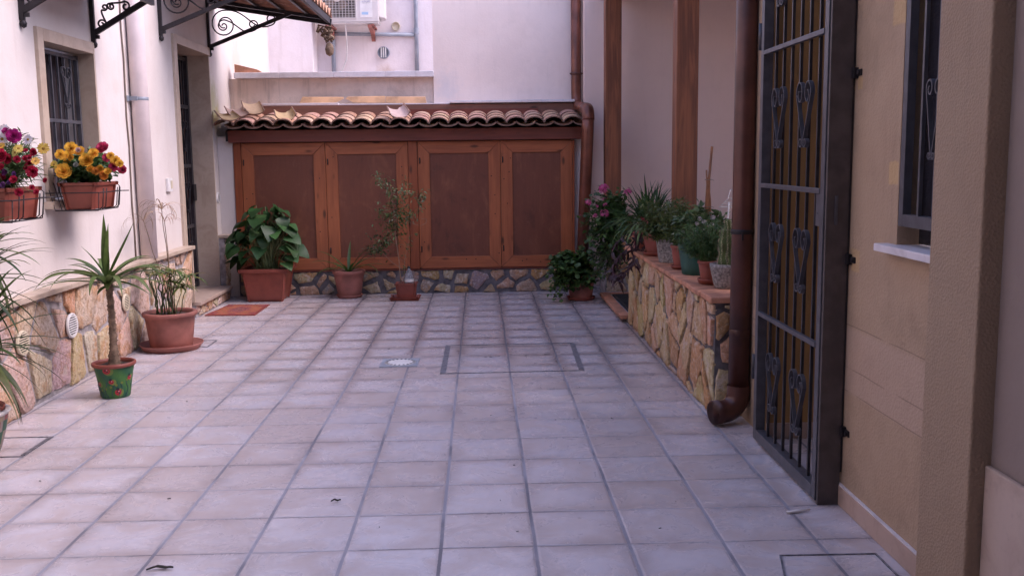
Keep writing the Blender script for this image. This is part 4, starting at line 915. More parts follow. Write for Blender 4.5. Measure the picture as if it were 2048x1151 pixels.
def daisy(m, r, p, d, rad, col, cc=(.35, .20, .03), n=14):
    d = Vector(d).normalized(); a = d.orthogonal().normalized(); b_ = d.cross(a); p = Vector(p)
    for k in range(n):
        an = 2 * math.pi * k / n + r.uniform(-.1, .1); v = a * math.cos(an) + b_ * math.sin(an); s_ = d.cross(v); L = rad * r.uniform(.85, 1.1); w_ = rad * .20
        q = len(m.v); m.v += [tuple(p + v * L * .2 - s_ * w_ * .5), tuple(p + v * L * .2 + s_ * w_ * .5), tuple(p + v * L * .75 + s_ * w_ + d * L * .10), tuple(p + v * L + d * L * .02), tuple(p + v * L * .75 - s_ * w_ + d * L * .10)]; m.face([q, q + 1, q + 2, q + 3, q + 4], jit(col, r, .1))
    q = len(m.v); N2 = 8
    for k in range(N2): an = 2 * math.pi * k / N2; m.v.append(tuple(p + (a * math.cos(an) + b_ * math.sin(an)) * rad * .25 + d * rad * .06))
    m.v.append(tuple(p + d * rad * .2))
    for k in range(N2): m.face([q + k, q + (k + 1) % N2, q + N2], cc, 0, True)
def ranunc(m, r, p, d, rad, col, layers=5):
    d = Vector(d).normalized(); a = d.orthogonal().normalized(); b_ = d.cross(a); p = Vector(p)
    for l in range(layers):
        f = 1 - l / layers * .82; n = 7 if l < 3 else 5; tilt = R(8 + l * 17)
        for k in range(n):
            an = 2 * math.pi * (k + l * .5) / n + r.uniform(-.15, .15); v = a * math.cos(an) + b_ * math.sin(an); s_ = d.cross(v); c = jit(lerp(col, tuple(x * .78 for x in col), l / layers), r, .08)
            L = rad * f; w_ = rad * f * .62; e1 = v * math.cos(tilt) + d * math.sin(tilt); q = len(m.v); o = p + d * rad * .08 * l
            m.v += [tuple(o), tuple(o + e1 * L * .55 - s_ * w_ * .8 + d * L * .22), tuple(o + e1 * L * .98 - s_ * w_ * .45 + d * L * .42), tuple(o + e1 * L * 1.03 + d * L * .40), tuple(o + e1 * L * .98 + s_ * w_ * .45 + d * L * .42), tuple(o + e1 * L * .55 + s_ * w_ * .8 + d * L * .22), tuple(o + e1 * L * .6)]
            for x in range(1, 5): m.face([q + 6, q + x, q + x + 1], c, 0, True)
            m.face([q, q + 1, q + 6], c, 0, True); m.face([q, q + 6, q + 5], c, 0, True)
def umbel(m, r, p, rad, col, n=16):
    p = Vector(p)
    for k in range(n):
        while True:
            v = Vector((r.uniform(-1, 1), r.uniform(-1, 1), r.uniform(-.4, 1)))
            if .5 < v.length < 1.05: break
        daisy(m, r, p + v * rad * .8, v, rad * .42, col, (.5, .3, .3), 5)

# --- spiky dracaena in a painted pot, left edge
t = thing("potted_plant", "spiky dark green dracaena in a flower painted pot at the left edge of the floor", "potted plant", (-2.31, 4.36, 0))
c = (-2.355, 4.42); r = random.Random(4)
prof = [(.001, 0), (.095, 0), (.10, .01), (.125, .07), (.148, .15), (.158, .20), (.162, .225), (.172, .235), (.172, .243), (.150, .245), (.148, .22)]
m = MB(); m.lathe(prof, (c[0], c[1], .0), 96, col=(.30, .24, .21))
for i, f in enumerate(m.f):
    z = sum(m.v[k][2] for k in f) / 4; a = math.atan2(m.v[f[0]][1] - c[1], m.v[f[0]][0] - c[0])
    q = math.sin(a * 9 + z * 60) + math.sin(z * 95 + a * 5)
    if z > .228: m.c[i] = (.62, .58, .56)
    elif .0 < z < .228: m.c[i] = (.26, .06, .04) if q > 1.1 else (.04, .12, .07) if q < -.8 else (.34, .26, .17) if q < -.2 else (.30, .24, .21)
m.build("painted_pot", 'attr', t)
m = MB(); m.lathe([(.08, .20), (.140, .232), (.152, .262), (.146, .264), (.12, .24)], (c[0], c[1], 0), 32); m.build("inner_pot", 'clay', t); soil(t, c, .13, .243)
m = MB(); m.tube([(c[0] + .12, c[1] - .04, .255), (c[0] + .15, c[1] - .02, .26)], .015, 8); m.build("pebble", 'greypot', t)
m = MB()
heads = [(-2.29, 4.46, .86), (-2.27, 4.38, .56), (-2.36, 4.70, .98)]
for hx, hy, hz in heads: m.tube([(c[0] + r.uniform(-.03, .03), c[1], .24), (hx + .02, hy, (hz + .24) / 2), (hx, hy, hz)], [.016, .013, .013], 10)
m.build("trunks", 'bark', t)
m = MB()
for (hx, hy, hz), nl, Ls in zip(heads, (72, 72, 26), (.42, .44, .32)):
    for k in range(nl):
        f = k / nl; el = 80 - 150 * f + r.uniform(-12, 12); col = jit(r.choice([(.045, .085, .03), (.075, .12, .04), (.035, .06, .028), (.11, .15, .055)]), r)
        strap(m, r, (hx + r.uniform(-.008, .008), hy, hz + .03 - .10 * f), r.uniform(0, 360), Ls * r.uniform(.7, 1.1), .026, el, 40 + 30 * (1 - f), col, lerp(col, (.13, .05, .04), .4) if r.random() < .3 else None, 8, .25)
m.build("foliage", 'leaf', t)

# --- yucca palm in ladybird pot
t = thing("potted_plant", "young yucca palm with a bare trunk in a green pot painted with ladybirds", "potted plant", (-2.165, 5.655, 0))
c = (-2.165, 5.68); NS = 60
prof = [(.001, 0), (.077, 0), (.081, .006)] + [(.081 + .030 * k / 14, .006 + .184 * k / 14) for k in range(1, 15)] + [(.106, .192)]
m = MB(); m.lathe(prof, (c[0], c[1], 0), NS)
bugs = [(-1.62, .172, .021, 'b'), (-1.42, .105, .015, 't'), (-2.30, .088, .015, 't'), (-1.05, .040, .021, 'b'), (-.3, .12, .016, 't'), (2.5, .1, .018, 'b'), (1.2, .06, .018, 't'), (.4, .17, .018, 'b'), (-2.9, .16, .015, 'b')]
for i, f in enumerate(m.f):
    P_ = [m.v[k] for k in f]; z = sum(p[2] for p in P_) / 4; a = math.atan2(sum(p[1] for p in P_) / 4 - c[1], sum(p[0] for p in P_) / 4 - c[0]); g_ = .5 + .5 * math.sin(a * 4 + z * 40)
    m.c[i] = lerp((.012, .10, .045), (.05, .17, .03), g_)
m.build("pot", 'attr', t)
m = MB()
def on_pot(a, z, o=.0012): rr = .081 + .030 * max(0, z - .006) / .184 + o; return (c[0] + rr * math.cos(a), c[1] + rr * math.sin(a), z)
def dab(m, a, z, ra, rz, col, o=.0012, n=14):
    q = len(m.v); m.v.append(on_pot(a, z, o + .0004))
    for k in range(n): an = 2 * math.pi * k / n; m.v.append(on_pot(a + ra * math.cos(an) / .1, z + rz * math.sin(an), o))
    for k in range(n): m.face([q, q + 1 + k, q + 1 + (k + 1) % n], col, 0, True)
for a, z, s_, ty in bugs:
    dab(m, a + .1, z - .002, s_ * 1.25, s_ * 1.25, (.16, .22, .04), .0008)
    dab(m, a, z, s_, s_ * .9, (.42, .02, .03), .0014); dab(m, a - .03, z + s_ * .95, s_ * .5, s_ * .45, (.01, .012, .02), .0018)
    dab(m, a + .05, z - .004, s_ * .2, s_ * .2, (.02, .015, .02), .0022); dab(m, a - .07, z + .003, s_ * .2, s_ * .2, (.02, .015, .02), .0022); dab(m, a + .03, z + s_ * .3, s_ * .15, s_ * .15, (.7, .6, .6), .0022)
for k in range(7): a = -2.7 + k * .45; m.tube([on_pot(a + .1 * math.sin(q * .8 + k), .008 + q * .012, .0010) for q in range(7 + k % 3)], .0016, 5, (.02, .05, .09))
for k in range(10): dab(m, -2.8 + k * .33, .03 + (k * 37 % 12) * .011, .008, .008, (.16, .20, .03), .0009)
m.build("painted_ladybirds", 'attr', t)
m = MB(); m.lathe([(.111, .184), (.121, .188), (.124, .196), (.122, .207), (.112, .209), (.108, .195), (.105, .17)], (c[0], c[1], 0), 48); m.build("rim", 'clay', t); soil(t, c, .108, .186)
m = MB(); pts = []; rs = []; r = random.Random(8)
for k in range(44):
    f = k / 43; pts.append((c[0] + .002 + .012 * math.sin(f * 2) - .012 * f + .002 * math.sin(k), c[1], .185 + .49 * f)); rs.append((.036 - .014 * min(1, f * 4) - .0045 * f) * (1.10 if k % 2 else .93) + (.004 if k > 38 else 0))
m.tube(pts, rs, 18)
for k in range(150): f = r.random(); a = r.uniform(0, 6.28); p = Vector(pts[int(f * 43)]); rr = rs[int(f * 43)] * .95; d = Vector((math.cos(a), math.sin(a), r.uniform(-.2, .8))); m.tube([p + Vector((math.cos(a), math.sin(a), 0)) * rr, p + Vector((math.cos(a), math.sin(a), 0)) * rr + d * .006], [.0022, .0006], 4)
m.build("trunk", 'bark', t)
m = MB(); top = (c[0] - .006, c[1], .70)
yl = [(95, 88, .38, 0, .046), (-30, 84, .33, 4, .038), (-20, 56, .40, -6, .030), (200, 64, .24, 20, .034)]
for az, el, L, dr, W in yl: strap(m, r, (top[0], top[1], .69), az, L, W, el, dr, (.085, .13, .045), (.11, .17, .05), 10, .5)
side = [(182, 30, .44, 95, .036), (172, 22, .40, 62, .026), (-5, 42, .42, 110, .036), (5, 25, .50, 85, .032), (-35, 28, .46, 100, .036), (-60, 30, .40, 110, .034), (-90, 34, .34, 120, .034), (-120, 32, .42, 100, .032), (-150, 28, .42, 95, .032), (150, 26, .40, 60, .030), (120, 40, .36, 70, .03), (60, 38, .40, 70, .03), (30, 36, .42, 90, .03), (-15, 8, .42, 40, .022), (190, 5, .36, 25, .022), (165, 48, .30, 60, .03), (15, 50, .30, 70, .03), (-50, 50, .26, 70, .03), (-135, 52, .26, 60, .03), (215, 15, .40, 50, .024), (-20, -5, .30, 30, .02), (185, 62, .25, 90, .028), (-70, -10, .10, 30, .03), (-110, -20, .09, 20, .03), (20, -12, .10, 20, .03)]
for az, el, L, dr, W in side:
    col = jit(r.choice([(.075, .125, .05), (.10, .15, .055), (.06, .10, .045), (.12, .16, .08)]), r, .12); strap(m, r, (top[0] + .006 * math.cos(R(az)), top[1] + .006 * math.sin(R(az)), .665 + r.uniform(-.02, .03)), az, L, W * 1.3, el, dr, col, lerp(col, (.14, .17, .07), .5), 11, .4, r.uniform(-20, 20))
m.build("foliage", 'leaf', t)

# --- big terracotta pot with half-dead papyrus
t = thing("potted_plant", "half dried papyrus in a big round terracotta pot standing on a wide saucer", "potted plant", (-2.28, 7.11, 0))
c = (-2.285, 7.12)
zs = pot(t, c, 0, .148, .176, .268, 'clayP', .018, .034, 44, .010, (.222, .045))
r = random.Random(21); m = MB(); lf = MB(); dl = MB(); pst = MB()
def pap(base, top_, n, L, green, wid=.017, up=25):
    pts = stemcurve(base, top_, .0, r, 6, .006); (m if green else pst).tube(pts, [.0042, .004, .0038, .0034, .003, .0028, .0024], 6)
    for k in range(n):
        az = r.uniform(0, 360)
        if green: col = jit(r.choice([(.07, .13, .03), (.10, .16, .04), (.05, .10, .03), (.20, .17, .06)]), r); strap(lf, r, top_, az, L * r.uniform(.6, 1.1), wid, r.uniform(-5, up), 85, col, lerp(col, (.25, .20, .06), .4 if r.random() < .4 else 0), 7, .3)
        else: col = jit((.42, .28, .20), r); strap(dl, r, top_, az, L * r.uniform(.6, 1.15), .006, r.uniform(20, 70), 190, col, None, 9, .3, 40)
Z = zs
for (x, z, g_, n, L) in ((-2.40, .60, 1, 22, .17), (-2.33, .56, 1, 22, .18), (-2.22, .58, 1, 24, .20), (-2.13, .53, 1, 22, .18), (-2.27, .50, 1, 18, .16), (-2.17, .46, 1, 18, .15)): pap((c[0] + (x + 2.285) * .4, c[1] + r.uniform(-.05, .04), Z), (x, c[1] + r.uniform(-.08, .06), z), n, L, g_)
for (x, z, n, L) in ((-2.315, 1.02, 22, .24), (-2.45, .94, 10, .30), (-2.30, .93, 10, .2)): pap((c[0] + .02, c[1] + .03, Z), (x, c[1] + .05, z), n, L, 0)
for k in range(9): p = (c[0] + r.uniform(-.11, .03), c[1] + r.uniform(-.06, .06), Z); m.tube(stemcurve(p, (p[0] + r.uniform(-.05, .05), p[1], Z + r.uniform(.15, .30)), 0, r), .005, 6)
m.build("stems", 'stem', t); pst.build("dead_stems", 'bark', t); lf.build("foliage", 'leaf', t); dl.build("dry_foliage", 'drybit', t)

# --- square pot with big leaves
t = thing("potted_plant", "large leaved dark green plant in a square terracotta planter in the corner by the cupboard", "potted plant", (-2.10, 9.58, 0))
def sqprof(m, cx, cy, lv, col=(1, 1, 1), inner=False):
    base = len(m.v)
    for hx, hy, z in lv:
        for sx, sy in ((-1, -1), (1, -1), (1, 1), (-1, 1)):
            ch = .018
            m.v.append((cx + sx * (hx - (ch if sx * sy > 0 else 0)), cy + sy * (hy - (0 if sx * sy > 0 else ch)), z)); m.v.append((cx + sx * (hx - (0 if sx * sy > 0 else ch)), cy + sy * (hy - (ch if sx * sy > 0 else 0)), z))
    for i in range(len(lv) - 1):
        for k in range(8): k2 = (k + 1) % 8; m.face([base + i * 8 + k, base + i * 8 + k2, base + (i + 1) * 8 + k2, base + (i + 1) * 8 + k], col)
    m.face([base + k for k in range(8)][::-1], col); e = base + (len(lv) - 1) * 8; m.face([e + k for k in range(8)], col)
m = MB(); sqprof(m, -2.10, 9.60, [(.170, .17, .002), (.178, .178, .03), (.215, .215, .285), (.240, .240, .288), (.244, .244, .322), (.228, .228, .324), (.220, .220, .295)]); m.build("pot", 'clay', t, bevel=.004)
m = MB(); m.box(-2.31, -1.89, 9.39, 9.81, .2951, .302); m.build("soil", 'dirtdark', t)
r = random.Random(31); st = MB(); lf = MB()
tgt = []
for k in range(84):
    a = r.uniform(0, 2 * math.pi); q = math.sqrt(r.random()); x = -2.09 + .27 * q * math.cos(a); y = 9.56 + .20 * q * math.sin(a); z = .97 - .26 * q * q - r.uniform(0, .26); tgt.append((x, y, z, q, a))
for k in range(12): a = r.uniform(0, 6.28); tgt.append((-2.10 + .30 * math.cos(a), 9.52 + .15 * math.sin(a), r.uniform(.36, .58), .8, a))
for x, y, z, q, a in tgt:
    y = min(y, 9.78); b0 = (-2.10 + r.uniform(-.10, .10), 9.58 + r.uniform(-.08, .08), .30); pts = stemcurve(b0, (x, y, z), .06, r, 7, .004); st.tube(pts, [.006, .0055, .005, .0045, .004, .0035, .003, .003], 6, (.14, .18, .07))
    d = Vector((math.cos(a) * (.3 + q) + r.uniform(-.3, .3), min(.3, math.sin(a) * (.4 + q)) - .3, r.uniform(-1.1, .1))); L = r.uniform(.11, .185)
    leaf(lf, r, (x, y, z), d, L, L * .78, jit(r.choice([(.026, .085, .030), (.035, .105, .038), (.020, .065, .024), (.05, .13, .05)]), r, .15), .15, r.uniform(20, 60), r.uniform(-30, 30), 'heart', 7)
for k in range(10): strap(lf, r, (-2.10 + r.uniform(-.1, .1), 9.55, .31), r.uniform(0, 360), r.uniform(.18, .32), .010, r.uniform(15, 55), 60, (.14, .16, .07), None, 7)
st.build("stems", 'attr', t); lf.build("foliage", 'leaf', t)

# --- round pot with strap leaved lily
t = thing("potted_plant", "sparse strap leaved plant in a round terracotta pot with attached saucer before the cupboard", "potted plant", (-1.315, 9.56, 0))
c = (-1.315, 9.66); zs = pot(t, c, .0, .112, .150, .262, 'clayP', .014, .036, 36, .008, (.128, .03)); r = random.Random(41); m = MB()
for az, el, L, dr in ((185, 40, .34, 80), (170, 52, .36, 70), (200, 24, .30, 90), (5, 48, .36, 30), (-12, 30, .36, 70), (10, 60, .40, 60), (-30, 35, .34, 100), (-60, 50, .22, 80), (-110, 45, .25, 95), (150, 35, .26, 60), (40, 40, .3, 60), (-5, 15, .28, 120), (-140, 30, .32, 100), (90, 70, .3, 40)):
    strap(m, r, (c[0], c[1] - .02, zs), az, L * 1.25, .032, el, dr, jit(r.choice([(.06, .12, .04), (.09, .15, .06), (.05, .10, .04)]), r), None, 9, .3)
m.build("foliage", 'leaf', t)

# --- small tree in a little rectangular pot
t = thing("potted_plant", "thin straggly sapling in a small rectangular terracotta pot and tray before the cupboard", "potted plant", (-.735, 9.44, 0))
m = MB(); sqprof(m, -.745, 9.44, [(.135, .11, .001), (.150, .125, .030), (.156, .130, .034), (.148, .122, .033), (.130, .105, .010)]); m.build("tray", 'clay', t)
m = MB(); sqprof(m, -.732, 9.45, [(.085, .075, .012), (.100, .088, .148), (.110, .098, .150), (.111, .099, .165), (.102, .09, .166), (.096, .084, .150)]); m.build("pot", 'clay', t); m = MB(); m.box(-.822, -.642, 9.37, 9.53, .1505, .154); m.build("soil", 'dirtdark', t)
r = random.Random(51); m = MB(); lf = MB()
def px2(x, y, Y=9.44):      # pixel of the photograph -> point at depth Y, used once here to lay the twigs out
    d = _A * ((x - 1024) / 1946.2) - _B * ((y - 575.5) / 1946.2) + _C; k = Y / d.y; return Vector((d.x * k, Y, 1.37 + d.z * k))
tw = [([(802, 566), (798, 520), (790, 465), (788, 430), (784, 400), (781, 370)], .005, .0025), ([(805, 538), (785, 525), (762, 502)], .004, .002), ([(808, 565), (809, 520), (814, 500), (820, 470)], .003, .0015),
      ([(788, 440), (812, 435), (835, 425)], .003, .0015), ([(808, 400), (806, 425), (812, 435)], .0025, .001), ([(815, 441), (824, 447), (842, 451), (852, 446), (853, 438), (842, 437)], .0025, .002), ([(784, 400), (770, 370), (757, 352)], .002, .001), ([(790, 465), (770, 478), (756, 500)], .003, .0012), ([(786, 410), (800, 385), (812, 368)], .002, .001), ([(835, 425), (843, 400), (846, 385)], .002, .001), ([(790, 450), (775, 430), (765, 418)], .002, .001), ([(788, 430), (800, 405), (822, 380)], .002, .001), ([(790, 470), (770, 485), (742, 500)], .002, .001)]
paths = []
for P_, r0, r1 in tw:
    pts = [px2(x, y, 9.44 + r.uniform(-.04, .02)) for x, y in P_]; pp = []
    for a, b_ in zip(pts, pts[1:]): pp += [a.lerp(b_, k / 3) for k in range(3)]
    pp.append(pts[-1]); m.tube(pp, [r0 + (r1 - r0) * i / (len(pp) - 1) for i in range(len(pp))], 6); paths.append(pp)
m.build("stem", 'twig', t)
for i, pp in enumerate(paths):
    if i in (1, 5): continue
    for p in pp[(6 if i == 0 else 2):]:
        for k in range(14 if i not in (2,) else 5):
            o = Vector((r.gauss(0, .030), r.gauss(0, .03), r.gauss(0, .030))); d = Vector((r.uniform(-1, 1), r.uniform(-1, .6), r.uniform(-.7, .5))); leaf(lf, r, p + o, d, r.uniform(.030, .052), r.uniform(.010, .015), jit(r.choice([(.06, .12, .05), (.09, .16, .06), (.05, .10, .05), (.20, .25, .20)]), r), .2, 20, None, 'ovate', 3)
for k in range(230): p = px2(r.gauss(788, 15), r.gauss(452, 22), 9.44 + r.uniform(-.06, .04)); leaf(lf, r, p, (r.uniform(-1, 1), r.uniform(-1, 1), r.uniform(-.6, .5)), r.uniform(.026, .042), .015, jit((.06, .13, .045), r), .2, 20, None, 'ovate', 3)
for k in range(110): p = px2(r.gauss(757, 13), r.gauss(492, 14), 9.5 + r.uniform(-.06, .04)); leaf(lf, r, p, (r.uniform(-1, 1), r.uniform(-1, 1), r.uniform(-.6, .5)), r.uniform(.026, .04), .016, jit((.025, .055, .025), r), .2, 20, None, 'ovate', 3)
lf.build("foliage", 'leaf', t)
t = thing("plastic_bottle", "cut clear plastic water bottle upturned in the small rectangular pot", "bottle", (-.70, 9.45, .155))
m = MB(); bx = -.705; m.lathe([(.043, .0), (.045, .03), (.044, .075), (.040, .10), (.026, .125), (.015, .14), (.013, .165), (.011, .165), (.011, .14), (.024, .122), (.038, .098), (.042, .07), (.042, .0)], (bx, 9.452, .1545), 24); m.build("body", 'glass', t)
m = MB(); m.lathe([(.0455, .020), (.0455, .048)], (bx, 9.452, .1545), 24); m.build("label", 'plastic', t)
m = MB(); m.lathe([(.0145, .150), (.0145, .170), (.001, .171)], (bx, 9.452, .1545), 16); m.build("cap", 'ironD', t)

# --- geranium pot on the floor by the right corner and the trailing geranium behind
t = thing("potted_plant", "bushy green geranium spilling out of a terracotta pot on the floor beside the downpipe", "potted plant", (.93, 9.2, 0))
zs = pot(t, (.955, 9.25), 0, .105, .135, .235, 'clayP', .012, .03, 32, .007, (.135, .03), 'clay')
bush(t, (.955, 9.22, .22), (.88, 9.12, .31), (.285, .20, .215), 170, 10, .048, .046, G_M + G_D[:2] + [(.06, .13, .06)], 61, 'round', .003, 'stem', sag=.05, start=.35)
bush(t, (.95, 9.22, .24), (.70, 9.08, .11), (.09, .08, .12), 26, 8, .036, .036, G_M, 62, 'round', .003, None, "trailing_foliage", sag=.12, start=.6)
t = thing("potted_plant", "tall trailing pink flowered geranium climbing around the end of the stone parapet", "potted plant", (1.27, 9.0, 0))
zs = pot(t, (1.32, 9.12), .634 - .0, .085, .11, .18, 'clay', .01, .028, 28, .006)
o = bush(t, (1.30, 8.95, .80), (1.155, 8.86, .74), (.26, .20, .40), 200, 10, .044, .042, G_D + G_M[:2], 63, 'round', .003, 'stem', sag=.04, start=.3, shell=.3)
bush(t, (1.25, 8.9, .7), (1.15, 8.85, .36), (.20, .13, .24), 90, 9, .034, .026, G_D + [(.05, .03, .045)], 64, 'ovate', .003, 'stem', "lower_foliage", sag=-.03, start=.3, shell=.3)
m = MB(); r = random.Random(65); s_ = MB()
for x, y, rad, n in ((1208, 378, .045, 26), (1176, 405, .03, 14), (1208, 398, .016, 7), (1194, 412, .018, 8), (1209, 427, .036, 22), (1190, 431, .022, 12), (1211, 410, .022, 10), (1256, 384, .036, 20), (1160, 430, .008, 3)):
    p = px2(x, y, 8.50); m = MB(); umbel(m, r, p, rad * 1.25, (.75, .10, .36), n); m.build('flower_head', 'petal', t); s_.tube(stemcurve(p, p + Vector((.03, .2, -.12)), .01, r), .0018, 5)
s_.build("flower_stalks", 'stem', t)

# --- pots on the parapet
t = thing("potted_plant", "dense lily with long arching leaves in a terracotta pot on the far parapet end", "potted plant", (1.32, 7.2, .634))
zs = pot(t, (1.305, 7.13), .634, .082, .108, .17, 'clay', .010, .028, 30, .006, (.105, .028)); r = random.Random(71); m = MB()
for k in range(230):
    el = r.uniform(5, 88); strap(m, r, (1.27 + r.uniform(-.08, .06), 7.22 + r.uniform(-.06, .10), zs + .06), r.uniform(0, 360), r.uniform(.22, .38) * (1.0 if el > 45 else 1.15), r.uniform(.012, .020), el, r.uniform(60, 130) * (1 - el / 140), jit(r.choice([(.030, .085, .028), (.04, .11, .04), (.055, .13, .045), (.022, .06, .024)]), r), None, 8, .35)
for k in range(46): strap(m, r, (1.22, 7.12, zs + .02), r.uniform(120, 260), r.uniform(.22, .36), .014, r.uniform(20, 55), 130, jit((.14, .22, .09), r), None, 9, .3)
strap(m, r, (1.27, 7.40, zs + .12), 110, .33, .024, 84, 4, (.03, .085, .025), None, 8, .4); m.build("foliage", 'leaf', t)
t = thing("potted_plant", "dark purple trailing wandering plant hanging over the far end of the parapet", "potted plant", (1.30, 7.75, .634))
zs = pot(t, (1.30, 7.72), .634, .07, .092, .14, 'clay', .008, .024, 28, .006); r = random.Random(72); m = MB(); s_ = MB()
for P_ in ([(1290, 462), (1262, 490), (1235, 515), (1222, 545), (1236, 552), (1252, 545), (1268, 530), (1276, 510)], [(1285, 470), (1262, 500), (1240, 510), (1225, 535), (1228, 555), (1248, 570)], [(1280, 465), (1268, 500), (1265, 522), (1258, 530)], [(1285, 460), (1250, 470), (1230, 490), (1222, 510)], [(1290, 465), (1274, 490), (1268, 515)]):
    pts = [px2(x, y, 7.55 - .05 * i) for i, (x, y) in enumerate(P_)]; pts[0] = Vector((1.28, 7.70, .76)); pp = []
    for a, b_ in zip(pts, pts[1:]): pp += [a.lerp(b_, k / 3) for k in range(3)]
    pp = [Vector((p.x, max(p.y, 6.9), p.z)) for p in pp]; s_.tube(pp, .004, 6, (.10, .04, .06))
    for p in pp[3:]:
        for k in range(2): leaf(m, r, p, (r.uniform(-1, .6), r.uniform(-1, .5), r.uniform(-1, .2)), r.uniform(.06, .10), r.uniform(.020, .03), jit((.065, .028, .055), r), .3, 50, None, 'lance', 4)
for k in range(60): leaf(m, r, (1.26 + r.gauss(0, .06), 7.45 + r.gauss(0, .06), .80 + r.gauss(0, .05)), (r.uniform(-1, .6), r.uniform(-1, .5), r.uniform(-1, .5)), r.uniform(.06, .10), .026, jit((.055, .026, .05), r), .3, 50, None, 'lance', 4)
m.build("foliage", 'leaf', t); s_.build("stems", 'attr', t)
t = thing("potted_plant", "small red flowered plant in a little terracotta pot half hidden behind the lily leaves", "potted plant", (1.38, 7.0, .634))
zs = pot(t, (1.42, 7.28), .634, .06, .078, .13, 'clay', .008, .022, 26, .006); bush(t, (1.42, 7.28, zs), (1.40, 7.25, .85), (.11, .10, .08), 40, 6, .035, .02, G_D, 73, 'ovate', .002, 'stem'); m = MB(); r = random.Random(74)
for x, y in ((1285, 438), (1301, 437), (1314, 436), (1293, 444), (1308, 446), (1322, 440), (1278, 446)): p = px2(x, y, 6.95); m = MB(); umbel(m, r, p, .022, (.42, .03, .05), 12); m.build('flower_head', 'petal', t)
t = thing("potted_plant", "grey speckled pot with a bushy olive green herb, second tall bush on the parapet", "potted plant", (1.31, 6.80, .634))
zs = pot(t, (1.30, 6.66), .634, .070, .090, .165, 'greypot', 0, .02, 30, .008)
bush(t, (1.30, 6.66, zs), (1.235, 6.62, .945), (.24, .19, .155), 210, 14, .044, .014, [(.10, .14, .045), (.07, .12, .04), (.14, .17, .07), (.06, .09, .04)], 75, 'lance', .0016, 'stem', sag=.02, start=.25, shell=.25)
t = thing("potted_plant", "leafy herb in a small terracotta pot between the speckled and the dark green pots", "potted plant", (1.33, 6.35, .634))
zs = pot(t, (1.31, 6.26), .634, .055, .072, .145, 'clay', .007, .022, 26, .006, (.075, .022))
bush(t, (1.31, 6.26, zs), (1.31, 6.26, .955), (.19, .17, .165), 160, 14, .044, .014, [(.09, .14, .04), (.07, .11, .04), (.13, .16, .06)], 76, 'lance', .0016, 'stem', sag=.02, start=.25, shell=.25)
t = thing("potted_plant", "large dark green plastic pot with pale leaved white flowering alyssum on the parapet", "potted plant", (1.33, 6.02, .634))
zs = pot(t, (1.345, 5.97), .634, .098, .122, .185, 'greenpot', .006, .016, 12, .006)
bush(t, (1.345, 5.97, zs), (1.36, 5.98, .94), (.20, .16, .14), 120, 11, .055, .024, [(.11, .16, .08), (.08, .14, .06), (.20, .24, .17), (.06, .11, .05)], 77, 'ovate', .002, 'stem', sag=.04, start=.3, shell=.3)
m = MB(); r = random.Random(78)
for x, y in ((1395, 448), (1408, 444), (1425, 435), (1405, 460), (1424, 450), (1390, 466), (1414, 452), (1400, 438)): m = MB(); umbel(m, r, px2(x, y, 5.85), .020, (.62, .60, .62), 14); m.build('flower_head', 'petal', t)
m = MB(); r = random.Random(79)
for k in range(9): strap(m, r, (1.30, 5.97, zs + .01), r.uniform(150, 300), r.uniform(.10, .17), .010, r.uniform(20, 60), 120, jit((.08, .14, .06), r), None, 7, .3)
m.build("leaf_blades", 'leaf', t)
t = thing("cane_bundle", "bundle of bamboo canes tied with string standing in the dark green pot", "canes", (1.42, 6.05, .8)); m = MB()
for P_, ra in (([(1413, 440), (1416, 380), (1424, 293)], .010), ([(1409, 440), (1414, 370), (1413, 340)], .006), ([(1416, 440), (1419, 380), (1419, 343)], .006), ([(1421, 440), (1420, 400), (1416, 360)], .008), ([(1411, 440), (1413, 400), (1417, 355)], .008)):
    pts = [px2(x, y, 6.05) for x, y in P_]; pts = [Vector((pts[0].x, 6.0, .81))] + pts; m.tube(pts, ra * .85, 8)
m.build("canes", 'cane', t); m = MB()
for y in (359, 413): p = px2(1416, y, 6.05); m.lathe([(.020, -.002), (.022, 0), (.020, .002)], tuple(p), 12); m.tube([p + Vector((.02, 0, 0)), p + Vector((.035, -.01, -.006))], .0012, 5)
m.build("string", 'tan', t)
t = thing("potted_plant", "feathery green rosemary like herb in a small terracotta pot and saucer beside the cactus", "potted plant", (1.32, 5.55, .634))
zs = pot(t, (1.305, 5.50), .634, .045, .060, .125, 'clay', .007, .02, 26, .006, (.062, .030))
bush(t, (1.305, 5.50, zs), (1.275, 5.52, .90), (.17, .15, .14), 240, 20, .032, .006, [(.06, .15, .07), (.045, .12, .055), (.09, .18, .08)], 80, 'lance', .0014, 'stem', sag=.02, start=.2, shell=.2)
t = thing("potted_cactus", "tall ribbed cactus in a rough grey flared pot behind the brown downpipe", "cactus", (1.35, 5.42, .634))
zs = pot(t, (1.365, 5.33), .634, .068, .094, .135, 'greypot', .0, .02, 36, .010)
